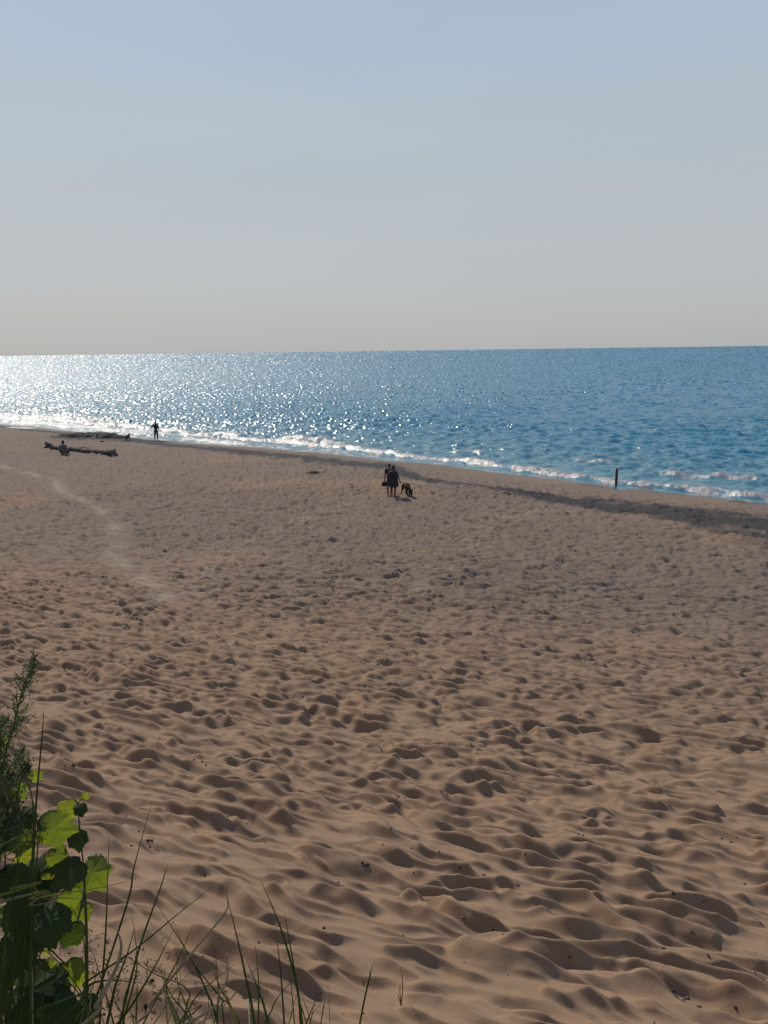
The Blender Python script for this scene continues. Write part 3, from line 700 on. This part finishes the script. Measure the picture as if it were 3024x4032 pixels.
# low dark bank at the waterline
ctr = [foot_place(a_, b_) for a_, b_ in [(225, 1719), (270, 1722), (330, 1721), (395, 1722), (460, 1726), (492, 1728)]]
BK = ctr[3].copy(); nb_ = 60; v = []; f = []
for i in range(nb_):
    q = i / (nb_ - 1) * (len(ctr) - 1); k = min(int(q), len(ctr) - 2); c0 = ctr[k].lerp(ctr[k + 1], q - k); d = (ctr[k + 1] - ctr[k]).normalized(); sd_ = Vector((-d.y, d.x, 0)).normalized()
    en = math.sin(math.pi * i / (nb_ - 1)) ** .5 * (.55 + .8 * float(vnoise(i * .23, 3.3, 1))); hw = 1.25 * en * (.7 + .6 * float(vnoise(i * .31, 8.1, 2)))
    for j in range(13):
        g = j / 12 * 2 - 1; nz = float(vnoise(i * .7, j * .6, 4))
        v.append((c0.x + sd_.x * g * hw - BK.x, c0.y + sd_.y * g * hw - BK.y, c0.z - BK.z - .05 + (.36 * en * (1 - g * g) ** .8) * (.8 + .4 * nz)))
f = [(i * 13 + j, (i + 1) * 13 + j, (i + 1) * 13 + j + 1, i * 13 + j + 1) for i in range(nb_ - 1) for j in range(12)]
mb = MB(); mb.add(v, f); o = mb.build('weed_bank', M['debris']); o.location = BK
tag(o, 'long low dark bank of weed and wet sand at the waterline behind the driftwood log', 'weed bank')

# post by the waterline
p = foot_place(2425, 1916)
PO = tag(empty('wooden_post', (p.x, p.y, p.z - .1)), 'weathered dark wooden post standing upright in the sand beside the breaking waves', 'post')
hh = 1.12; mb = MB(); n = 14; v = []; f = []
zs = [0, .1, .25, .4, .55, .7, .85, 1.0, hh]
for i, z_ in enumerate(zs):
    for k in range(n):
        th = 2 * math.pi * k / n; r_ = .075 * (1 + .10 * math.sin(3 * th + 1) + .05 * math.sin(i * 2 + 5 * th)) * (1.05 - .06 * z_)
        v.append((math.cos(th) * r_ + .01 * z_, math.sin(th) * r_, z_))
f = [(i * n + k, i * n + (k + 1) % n, (i + 1) * n + (k + 1) % n, (i + 1) * n + k) for i in range(len(zs) - 1) for k in range(n)] + [tuple(range((len(zs) - 1) * n, len(zs) * n))]
mb.add(v, f); mb.build('shaft', M['post'], PO)
mb = MB(); mb.tube([(.01, 0, hh - .01), (.015, 0, hh + .04), (.0, 0, hh + .08), (-.015, 0, hh + .10)], [(.06, .06), (.055, .05), (.04, .035), (.02, .02)], 9); mb.build('splintered_top', M['bark_dark'], PO)

# ------------------------------------------------------------------ grape vine
def leaf_mesh(name, kind, seed):
    rg = random.Random(seed); n = 84; rings = 9; v = [(0, 0, 0)]; f = []; mi = []
    def rad(th):                          # th from the tip, leaf base at angle pi
        c = .70 + .10 * math.cos(th) + .34 * math.exp(-(th / .30) ** 2) + .20 * math.exp(-((abs(th) - .98) / .28) ** 2) + .14 * math.exp(-((abs(th) - 1.95) / .4) ** 2)
        c *= 1 - .62 * math.exp(-((abs(th) - math.pi) / .28) ** 2)
        ph = (th * 12 / math.pi) % 1.0; c *= .93 + .19 * (ph if ph < .7 else (1 - ph) * 2.33)
        return c * .5
    cup = rg.uniform(.25, .6); wv = rg.uniform(0, 6)
    veins = [0, .95, -.95, 1.95, -1.95]
    for r_ in range(1, rings + 1):
        for k in range(n):
            th = -math.pi + 2 * math.pi * k / n; q = r_ / rings; rr_ = rad(th) * q
            if r_ < rings: rr_ = .5 * q * (.5 + .5 * rad(th) / .5)
            x_, y_ = math.cos(th) * rr_, math.sin(th) * rr_
            vz = min(abs(((th - a_ + math.pi) % (2 * math.pi)) - math.pi) for a_ in veins)
            z_ = -cup * rr_ * rr_ + .05 * q * q * math.sin(3 * th + wv) + .022 * math.exp(-(vz / .1) ** 2) * q - .03 * math.sin(vz * 3.3) * q
            v.append((x_ + .28, y_, z_))
    v[0] = (.28, 0, 0)
    for k in range(n): f.append((0, 1 + k, 1 + (k + 1) % n)); mi.append(0)
    for r_ in range(rings - 1):
        for k in range(n):
            f.append((1 + r_ * n + k, 1 + (r_ + 1) * n + k, 1 + (r_ + 1) * n + (k + 1) % n, 1 + r_ * n + (k + 1) % n))
            th = -math.pi + 2 * math.pi * (k + .5) / n; vz = min(abs(((th - a_ + math.pi) % (2 * math.pi)) - math.pi) for a_ in veins)
            mi.append(1 if vz < .030 and r_ < 7 else 0)
    me = bpy.data.meshes.new(name); me.from_pydata(v, [], f); me.update()
    me.polygons.foreach_set('material_index', mi); me.polygons.foreach_set('use_smooth', [True] * len(f))
    me.materials.append(M[kind]); me.materials.append(M['vein'] if kind != 'leaf_old' else M['leaf_old']); return me
S = Vector((math.sin(SUN_AZ) * math.cos(SUN_EL), math.cos(SUN_AZ) * math.cos(SUN_EL), math.sin(SUN_EL)))
LM = {k: [leaf_mesh('vine_leaf', k, i + 5) for i in range(3)] for k in ('leaf', 'leaf_young', 'leaf_old')}
base = Vector((-1.02, 2.05, ground_z(-1.02, 2.05)))
V = tag(empty('grape_vine', base), 'wild grape vine with broad toothed green leaves growing at the left edge of the grass', 'vine')
#        px    py   size tipdir(deg, 0=right,-90=down) kind depth  bright
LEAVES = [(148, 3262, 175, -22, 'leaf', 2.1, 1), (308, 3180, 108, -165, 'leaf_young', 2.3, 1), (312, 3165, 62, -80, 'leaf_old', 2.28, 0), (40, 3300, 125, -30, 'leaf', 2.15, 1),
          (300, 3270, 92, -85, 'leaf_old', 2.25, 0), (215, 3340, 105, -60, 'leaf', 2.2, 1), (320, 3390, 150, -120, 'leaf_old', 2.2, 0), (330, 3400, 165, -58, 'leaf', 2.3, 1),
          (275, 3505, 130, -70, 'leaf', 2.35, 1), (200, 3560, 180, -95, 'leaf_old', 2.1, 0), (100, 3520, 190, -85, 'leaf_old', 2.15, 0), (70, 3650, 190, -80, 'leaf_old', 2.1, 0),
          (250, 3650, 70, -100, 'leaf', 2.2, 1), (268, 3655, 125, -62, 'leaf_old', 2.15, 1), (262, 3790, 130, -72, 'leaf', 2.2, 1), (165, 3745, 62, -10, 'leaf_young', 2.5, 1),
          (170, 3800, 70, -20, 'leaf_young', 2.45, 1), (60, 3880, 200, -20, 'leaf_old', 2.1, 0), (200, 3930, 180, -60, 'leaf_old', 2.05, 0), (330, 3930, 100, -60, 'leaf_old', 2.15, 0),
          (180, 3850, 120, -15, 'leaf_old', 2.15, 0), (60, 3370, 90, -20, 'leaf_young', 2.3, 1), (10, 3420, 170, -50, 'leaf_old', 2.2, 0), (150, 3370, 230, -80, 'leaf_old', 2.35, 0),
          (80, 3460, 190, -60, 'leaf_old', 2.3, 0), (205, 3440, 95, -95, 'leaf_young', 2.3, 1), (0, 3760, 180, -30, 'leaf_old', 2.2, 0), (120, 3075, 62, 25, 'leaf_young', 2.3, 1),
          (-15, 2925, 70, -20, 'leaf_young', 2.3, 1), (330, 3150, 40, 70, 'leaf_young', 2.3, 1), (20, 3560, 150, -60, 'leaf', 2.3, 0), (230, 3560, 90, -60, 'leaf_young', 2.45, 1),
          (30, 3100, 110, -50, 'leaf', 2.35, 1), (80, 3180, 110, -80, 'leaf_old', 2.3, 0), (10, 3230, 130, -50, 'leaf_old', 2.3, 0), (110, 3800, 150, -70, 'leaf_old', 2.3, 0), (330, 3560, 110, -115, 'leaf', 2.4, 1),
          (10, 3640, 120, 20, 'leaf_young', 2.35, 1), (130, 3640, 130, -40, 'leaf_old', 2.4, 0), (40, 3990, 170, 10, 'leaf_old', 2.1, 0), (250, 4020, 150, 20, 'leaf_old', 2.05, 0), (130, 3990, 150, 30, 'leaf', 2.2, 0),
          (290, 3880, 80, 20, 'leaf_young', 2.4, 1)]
rg = random.Random(5)
petiole = MB()
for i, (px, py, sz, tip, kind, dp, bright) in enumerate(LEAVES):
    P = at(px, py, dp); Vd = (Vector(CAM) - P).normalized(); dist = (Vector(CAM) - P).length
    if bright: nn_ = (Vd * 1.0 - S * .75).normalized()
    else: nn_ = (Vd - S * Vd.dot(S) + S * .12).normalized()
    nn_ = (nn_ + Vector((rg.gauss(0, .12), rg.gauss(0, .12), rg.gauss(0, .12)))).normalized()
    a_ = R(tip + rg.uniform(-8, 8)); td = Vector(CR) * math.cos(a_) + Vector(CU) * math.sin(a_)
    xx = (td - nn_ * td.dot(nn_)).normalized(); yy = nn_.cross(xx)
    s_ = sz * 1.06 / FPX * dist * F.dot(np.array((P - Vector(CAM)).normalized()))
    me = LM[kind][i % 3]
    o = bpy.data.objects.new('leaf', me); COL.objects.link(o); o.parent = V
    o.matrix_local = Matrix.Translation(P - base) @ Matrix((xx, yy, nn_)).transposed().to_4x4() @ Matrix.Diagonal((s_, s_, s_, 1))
STEMS = [[(150, 4100, 2.1), (128, 3900, 2.1), (125, 3700, 2.15), (140, 3450, 2.15), (148, 3262, 2.12), (110, 3080, 2.25), (75, 2990, 2.3)],
         [(340, 4100, 2.25), (345, 3800, 2.25), (335, 3500, 2.25), (318, 3300, 2.3), (308, 3180, 2.3), (325, 3140, 2.3)],
         [(160, 4050, 2.2), (155, 3850, 2.2), (165, 3740, 2.25), (240, 3800, 2.2), (330, 3920, 2.15)],
         [(150, 3700, 2.2), (200, 3740, 2.2), (262, 3800, 2.2)], [(60, 4050, 2.2), (40, 3700, 2.25), (20, 3400, 2.25), (35, 3250, 2.25)],
         [(335, 3500, 2.25), (300, 3640, 2.2), (262, 3660, 2.18)], [(30, 3800, 2.25), (150, 3880, 2.25), (262, 4000, 2.2)]]
for st in STEMS:
    ctr = [at(a_, b_, c_) - base for a_, b_, c_ in st]
    if st[0][1] >= 4000: ctr.insert(0, Vector((ctr[0].x * .7, ctr[0].y * .7 + .02, -.05)))
    pts = []
    for k in range(len(ctr) - 1):
        p0, p1, p2, p3 = ctr[max(k - 1, 0)], ctr[k], ctr[k + 1], ctr[min(k + 2, len(ctr) - 1)]
        for q in range(6):
            u = q / 6; pts.append(.5 * ((2 * p1) + (p2 - p0) * u + (2 * p0 - 5 * p1 + 4 * p2 - p3) * u * u + (3 * p1 - p0 - 3 * p2 + p3) * u ** 3))
    pts.append(ctr[-1]); mb = MB(); mb.tube(pts, [.0042 - .0026 * i / len(pts) for i in range(len(pts))], 6); mb.build('stem', M['stem'], V)

# ------------------------------------------------------------------ wormwood
base = Vector((-1.28, 2.2, ground_z(-1.28, 2.2)))
Wm = tag(empty('wormwood_plant', base), 'tall wormwood plant with many tiny buds on leaning stalks at the left edge', 'plant')
WS = [[(-60, 3500), (-20, 3200), (20, 2980), (60, 2830), (95, 2700), (128, 2640), (134, 2575)],
      [(-60, 3500), (-40, 3150), (-15, 3000), (10, 2860), (22, 2838)], [(-80, 3400), (0, 3180), (30, 3080), (70, 3000), (88, 2955)],
      [(-40, 3500), (40, 3250), (75, 3100), (100, 3020), (115, 3035)], [(-100, 3300), (-30, 3050), (-5, 2930), (0, 2890)], [(-60, 3500), (0, 3330), (50, 3230), (80, 3150)],
      [(-80, 3450), (-30, 3260), (20, 3150), (50, 3060)], [(-60, 3500), (-30, 3300), (0, 3180), (10, 3080)], [(-80, 3500), (-10, 3380), (60, 3300), (90, 3240)], [(-40, 3500), (20, 3330), (30, 3200), (60, 3130)]]
def spline(ctr, n=8):
    pts = []
    for k in range(len(ctr) - 1):
        p0, p1, p2, p3 = ctr[max(k - 1, 0)], ctr[k], ctr[k + 1], ctr[min(k + 2, len(ctr) - 1)]
        for q in range(n):
            u = q / n; pts.append(.5 * ((2 * p1) + (p2 - p0) * u + (2 * p0 - 5 * p1 + 4 * p2 - p3) * u * u + (3 * p1 - p0 - 3 * p2 + p3) * u ** 3))
    pts.append(ctr[-1]); return pts
for si, st in enumerate(WS):
    dp = 2.15 + .05 * (si % 4); ctr = [at(a_, b_, dp) - base for a_, b_ in st]; ctr.insert(0, Vector((rg.uniform(-.05, .05), rg.uniform(-.05, .05), -.05)))
    pts = spline(ctr, 10); mb = MB(); mb.tube(pts, [.004 - .003 * i / len(pts) for i in range(len(pts))], 6)
    so_ = mb.build('stalk', M['worm'], Wm)
    bud = MB(); lf = MB(); n0 = int(len(pts) * .30)
    for i in range(n0, len(pts)):
        f_ = (i - n0) / (len(pts) - n0); ln = .092 * (1 - f_) ** 1.15 + .010
        for b_ in range(rg.choice((1, 2, 2, 3)) if f_ < .93 else 1):
            d = Vector((rg.gauss(0, 1), rg.gauss(0, .8), rg.uniform(.2, 1.5))).normalized(); q = pts[i]
            nb = max(1, int(ln / .0085)); L_ = ln * rg.uniform(.5, 1.1); pl = [q + d * L_ * g / 4 + Vector((0, 0, .012 * (g / 4) ** 2)) for g in range(5)]
            lf.tube(pl, [.0012, .001, .001, .0008, .0006], 4)
            for g in range(nb):
                c_ = q + d * L_ * (g + 1) / nb + Vector((rg.gauss(0, .004), rg.gauss(0, .004), rg.gauss(0, .004)))
                r_ = rg.uniform(.0022, .0036); bud.ball(c_, (r_, r_, r_ * .85), 6, 4)
                for z_ in range(1 if f_ > .5 else 2):
                    dd = Vector((rg.gauss(0, 1), rg.gauss(0, 1), rg.gauss(0, .8))).normalized(); s1 = dd.cross(Vector((0, .3, 1))).normalized() * .0018
                    e1 = c_ + dd * rg.uniform(.008, .018); lf.add([c_ - s1, c_ + s1, e1 + s1 * .4 + Vector((0, 0, -.002)), e1 - s1 * .4 + Vector((0, 0, -.002))], [(0, 1, 2, 3)])
    bo = bud.build('flower_buds', M['bud'], so_); lo = lf.build('leaflets', M['worm'], so_)

# ------------------------------------------------------------------ marram grass
def blade_mesh(pts, w, name='blade'):
    v = []; f = []; n = len(pts)
    for i, p_ in enumerate(pts):
        d = (pts[min(i + 1, n - 1)] - pts[max(i - 1, 0)]).normalized(); side = d.cross(Vector((.25, -1, .2))).normalized(); nrm = d.cross(side)
        u = i / (n - 1); ww = w * (.55 + .45 * min(1, u * 5)) * (1 - u ** 2.2) * .5 + .00025
        v += [p_ - side * ww, p_ + nrm * ww * .55, p_ + side * ww, p_ - nrm * ww * .12]
    for i in range(n - 1):
        for a_, b_ in ((0, 1), (1, 2), (2, 3), (3, 0)): f.append((i * 4 + a_, i * 4 + b_, i * 4 + 4 + b_, i * 4 + 4 + a_))
    f.append((0, 3, 2, 1)); f.append(tuple((n - 1) * 4 + k for k in range(4)))
    me = bpy.data.meshes.new(name); me.from_pydata(v, [], f); me.update(); return me
CL = []
def clump(px, depth, label):
    b_ = at(px, 4032, depth); z_ = ground_z(b_.x, b_.y); e_ = tag(empty('grass_clump', (b_.x, b_.y, z_)), label, 'grass', 'dune grass clumps along the bottom edge'); CL.append(e_); return e_
c1 = clump(120, 2.0, 'tall dune grass clump growing up through the broad vine leaves')
c2 = clump(430, 1.95, 'dense crossing dune grass clump just right of the vine')
c3 = clump(760, 2.1, 'dune grass clump with long dry curled tips over bare sand')
c4 = clump(1080, 2.2, 'upright green dune grass clump left of the lone thin stalk')
c5 = clump(1420, 2.3, 'single thin dune grass stalk with a pale dry tip standing apart on the right')
def add_blade(cl, path, depth, w, kind='blade', root=True, tip_dry=False):
    ctr = [at(a_, b_, depth + .10 * i / len(path)) - cl.location for i, (a_, b_) in enumerate(path)]
    if root:
        last = ctr[0]; d = (ctr[0] - ctr[1]).normalized(); d.z = min(d.z, -.4); k = (ctr[0].z + .04) / max(.05, -d.z)
        g = ctr[0] + d * k * .8; gx_, gy_ = g.x + cl.location.x, g.y + cl.location.y
        g.z = ground_z(gx_, gy_) - cl.location.z - .03; ctr.insert(0, g)
    pts = spline(ctr, 9); o = link('blade', blade_mesh(pts, w), M[kind], cl)
    return o
B_ = [ # clump, path bottom->top, depth, width mm, kind
 (c2, [(360, 3985), (500, 3560), (523, 3437), (544, 3353), (603, 3138)], 2.2, 7, 'blade'),
 (c2, [(392, 4040), (415, 3690), (422, 3522), (430, 3273)], 2.1, 7, 'blade'), (c2, [(470, 4040), (549, 3733), (633, 3492), (660, 3400)], 2.1, 8, 'blade'),
 (c2, [(240, 3944), (337, 3868), (527, 3741), (692, 3606), (835, 3492)], 2.0, 8, 'blade'), (c2, [(455, 4040), (591, 3838), (683, 3661)], 2.1, 9, 'blade'),
 (c2, [(310, 4050), (380, 3960), (422, 3880), (462, 3800), (477, 3730), (468, 3680), (451, 3649)], 1.75, 13, 'blade_dry'),
 (c1, [(-60, 3572), (127, 3539), (380, 3497), (523, 3467)], 1.9, 6, 'blade_yellow'), (c1, [(-60, 3545), (40, 3502), (114, 3484), (181, 3522), (316, 3503)], 1.9, 6, 'blade_yellow'),
 (c1, [(-60, 3568), (200, 3540), (549, 3535)], 1.95, 3.5, 'blade_yellow'), (c1, [(-60, 3566), (120, 3565), (235, 3545)], 1.9, 3.5, 'blade_dry'), (c1, [(-60, 3360), (20, 3380), (58, 3396)], 1.95, 5, 'blade_yellow'),
 (c1, [(118, 4040), (125, 3600), (140, 3200), (166, 2898), (173, 2797)], 1.95, 8, 'blade'), (c1, [(60, 4040), (110, 3600), (130, 3300), (122, 3120), (70, 3000)], 2.0, 7, 'blade'),
 (c1, [(20, 4040), (70, 3700), (110, 3450), (160, 3250)], 2.0, 7, 'blade'), (c1, [(80, 4040), (90, 3760), (70, 3400), (55, 3300)], 2.0, 7, 'blade'), (c1, [(0, 4040), (20, 3700), (40, 3500)], 1.9, 12, 'blade'),
 (c1, [(30, 4050), (60, 3800), (120, 3500), (150, 3400)], 1.95, 8, 'blade'), (c1, [(-20, 4030), (10, 3850), (30, 3650), (90, 3300)], 1.85, 12, 'blade'),
 (c1, [(345, 4040), (340, 3700), (328, 3420), (308, 3230)], 1.95, 8, 'blade'), (c1, [(130, 4040), (126, 3800), (125, 3600)], 2.0, 6, 'blade_dry'), (c1, [(165, 4040), (175, 3860), (200, 3760)], 2.0, 6, 'blade'),
 (c4, [(1190, 4040), (1164, 3863), (1104, 3651), (1024, 3459)], 2.2, 10, 'blade'), (c4, [(1184, 4040), (1177, 3930), (1144, 3731), (1120, 3592)], 2.25, 8, 'blade'),
 (c4, [(1120, 4040), (1104, 3817), (1084, 3658)], 2.25, 7, 'blade'), (c3, [(1004, 4040), (971, 3863), (938, 3711), (888, 3505)], 2.15, 9, 'blade'),
 (c3, [(520, 4040), (600, 3943), (746, 3764), (878, 3605), (897, 3560), (888, 3519)], 2.0, 9, 'blade_dry'), (c3, [(720, 4040), (865, 3910), (898, 3817), (875, 3737)], 1.9, 8, 'blade_dry'),
 (c3, [(770, 4040), (985, 3837), (1064, 3751)], 2.1, 5, 'blade_dry'), (c4, [(1060, 4040), (1024, 3917), (971, 3777)], 2.15, 8, 'blade'), (c5, [(1415, 4040), (1455, 3850), (1462, 3815), (1478, 3784)], 2.3, 7, 'blade'),
 (c3, [(855, 4040), (859, 3897), (845, 3718)], 2.2, 6, 'blade'), (c4, [(1018, 4040), (1018, 3864), (1004, 3711)], 2.25, 6, 'blade'), (c3, [(860, 4040), (820, 3920), (746, 3764), (600, 3532)], 2.1, 7, 'blade'),
 (c3, [(950, 4045), (870, 3930), (760, 3790), (690, 3650)], 2.15, 6, 'blade'), (c3, [(722, 4040), (740, 3900), (600, 3830), (430, 3722)], 2.1, 5, 'blade'), (c2, [(560, 4040), (700, 3780), (760, 3640)], 2.2, 6, 'blade'),
 (c2, [(340, 4040), (330, 3700), (275, 3560)], 2.2, 6, 'blade'), (c2, [(250, 4010), (340, 3890), (420, 3860), (560, 3870)], 1.95, 11, 'blade'), (c4, [(1160, 4040), (1148, 3900), (1135, 3780)], 2.3, 4, 'blade'),
 (c4, [(1200, 4040), (1238, 3950), (1250, 3900)], 2.3, 5, 'blade'), (c4, [(1262, 4040), (1275, 3960), (1278, 3900)], 2.3, 4, 'blade'), (c4, [(1300, 4040), (1290, 3860)], 2.35, 2.5, 'blade_dry'),
 (c2, [(600, 4040), (690, 3900), (780, 3780)], 2.1, 5, 'blade_dry'), (c2, [(420, 4040), (455, 3880), (500, 3760), (530, 3650)], 2.05, 9, 'blade'), (c2, [(480, 4040), (520, 3900), (540, 3780), (520, 3600)], 2.15, 7, 'blade')]
for cl, path, dp, wmm, kind in B_: add_blade(cl, path, dp, wmm / 1000 * .98, kind)
rg2 = random.Random(21)
for k in range(46):
    cl, x0_, x1_ = ((c2, 260, 640), (c3, 640, 960), (c4, 960, 1300), (c1, 20, 330))[k % 4 if k < 30 else k % 2]
    px = rg2.uniform(x0_, x1_); ln = rg2.uniform(70, 330) * (.6 if cl is c4 else 1); le = rg2.gauss(0, .45); b_ = rg2.uniform(-.25, .25)
    path = [(px, 4050), (px + le * ln * .5, 4032 - ln * .5), (px + le * ln + b_ * ln, 4032 - ln)]
    add_blade(cl, path, rg2.uniform(1.95, 2.5), rg2.uniform(2.5, 6.5) / 1000, rg2.choice(('blade', 'blade', 'blade', 'blade_yellow', 'blade_dry')))

# ------------------------------------------------------------------ litter and small things on the sand
def twig_stuff(name, spots, mat, rmin, rmax, lmin, lmax, label):
    mb = MB()
    for (x_, y_) in spots:
        z_ = ground_z(x_, y_); th = rg.uniform(0, 6.28); ln = rg.uniform(lmin, lmax); d = Vector((math.cos(th), math.sin(th), rg.uniform(-.05, .10))) * ln
        p0 = Vector((x_, y_, z_ + .003)); mid = p0 + d * .5 + Vector((rg.gauss(0, .15), rg.gauss(0, .15), .04)) * ln; r_ = rg.uniform(rmin, rmax)
        mb.tube([p0, mid, p0 + d], [r_, r_, r_ * .6], 4)
    o = mb.build(name, mat); tag(o, label, 'plant litter', kind='stuff'); return o
sp_ = []
for k in range(900):
    px = rg.gauss(430, 260); py = rg.uniform(3660, 4120)
    if py < 3660 + (px - 250) * .35 + rg.gauss(0, 25): continue
    q = ground_pt(max(px, -200), py); sp_.append((q[0] + rg.gauss(0, .02), q[1] + rg.gauss(0, .02)))
twig_stuff('plant_litter', sp_, M['litter'], .001, .003, .012, .05, 'dark broken stalks and dead leaf bits scattered on the sand under the grass')
mb = MB(); mc = MB(); ms = MB()
def clod(m_, q, r_):
    s0 = rg.uniform(0, 9)
    m_.ball((q[0], q[1], ground_z(q[0], q[1]) + r_ * .25), (r_ * rg.uniform(.8, 1.5), r_ * rg.uniform(.8, 1.3), r_ * rg.uniform(.5, .8)), 8, 6, 0,
            lambda p_: p_ * (1 + .22 * math.sin(3 * p_.x + s0) + .2 * math.sin(5 * p_.y + s0 * 2) + .15 * math.sin(6 * p_.z + s0)))
for k in range(230):
    px = rg.uniform(-20, 3040); py = 2000 + 2050 * rg.random() ** .8; q = ground_pt(px, py); r_ = rg.choice((.004, .005, .007, .009, .014)) * rg.uniform(.7, 1.3)
    clod(mb if rg.random() < .55 else mc, q, r_)
for px, py, n_, sp in [(625, 3352, 18, .10), (1395, 3450, 7, .05), (1440, 3430, 6, .04), (770, 3035, 9, .09), (1900, 3080, 12, .09), (1570, 3150, 8, .07), (2420, 3130, 8, .08), (1900, 3440, 12, .12), (2100, 3380, 9, .12), (2640, 3200, 10, .1), (2700, 3900, 16, .12), (2540, 3740, 7, .07), (1760, 3120, 8, .08), (1500, 2960, 8, .1), (290, 3060, 5, .05), (2300, 3300, 9, .1), (2900, 3330, 8, .12), (1200, 2740, 5, .08)]:
    q = ground_pt(px, py)
    for k in range(n_ // 2 + 1): clod(mc if k % 3 else mb, (q[0] + rg.gauss(0, sp), q[1] + rg.gauss(0, sp * .5)), rg.uniform(.005, .017))
for k in range(46):
    px = rg.uniform(0, 3024); py = rg.uniform(2050, 4000); q = ground_pt(px, py); clod(ms, q, rg.uniform(.0018, .0035) * (1 + q[1] / 12))
tag(mb.build('beach_debris', M['debris']), 'tiny dark bits of wood and weed strewn over the trodden sand', 'debris', kind='stuff')
tag(mc.build('sand_clods', M['clod']), 'damp crumbs of sand lying around the footprints', 'sand clods', kind='stuff')
tag(ms.build('shell_bits', M['shell']), 'tiny white shell bits sparkling on the sand', 'shell bits', kind='stuff')
# dry sprigs standing in the sand
def sprig(px, py, h_, n_, label, mat):
    q = ground_pt(px, py); z_ = ground_z(q[0], q[1]); e_ = tag(empty('dry_sprig', (q[0], q[1], z_)), label, 'dead plant', 'dry sprigs standing in the sand')
    for k in range(n_):
        d = Vector((rg.gauss(0, .35), rg.gauss(0, .25), 1)).normalized() if k else Vector((.04, 0, 1)); L_ = h_ * (1 if k == 0 else rg.uniform(.2, .7))
        pl = [d * L_ * g / 4 + Vector((.03 * math.sin(k + g), 0, 0)) * L_ for g in range(5)]; mb = MB(); mb.tube(pl, [.004, .003, .003, .002, .001], 5); mb.build('twig', mat, e_)
sprig(252, 2632, .42, 9, 'small reddish brown dead plant in the sand right of the wormwood tip', M['stem'])
sprig(1732, 2806, .2, 3, 'thin dry sprig standing alone in the trodden sand right of the centre', M['debris'])
sprig(190, 2372, .22, 2, 'little dark sprig on the far left slope above the wormwood tip', M['debris'])
sprig(1578, 3970, .28, 3, 'slender dry weed with a tiny head near the bottom centre', M['stem'])
# driftwood sticks by the wash line
for px, py, ln, an, lab in ((1236, 1868, .9, .1, 'short dark stick half buried in the sand left of the walkers'), (400, 1738, .8, -.2, 'short dark stick lying between the driftwood log and the waterline')):
    q = ground_pt(px, py); z_ = ground_z(q[0], q[1]); mb = MB()
    mb.tube([(-ln / 2, 0, .02), (-ln * .2, .04, .05), (ln * .2, -.02, .06), (ln / 2, .03, .02)], [.02, .04, .045, .015], 8)
    o = mb.build('driftwood_stick', M['bark_dark']); o.location = (q[0], q[1], z_); o.rotation_euler = (0, 0, an); tag(o, lab, 'stick', 'dark sticks on the upper beach')
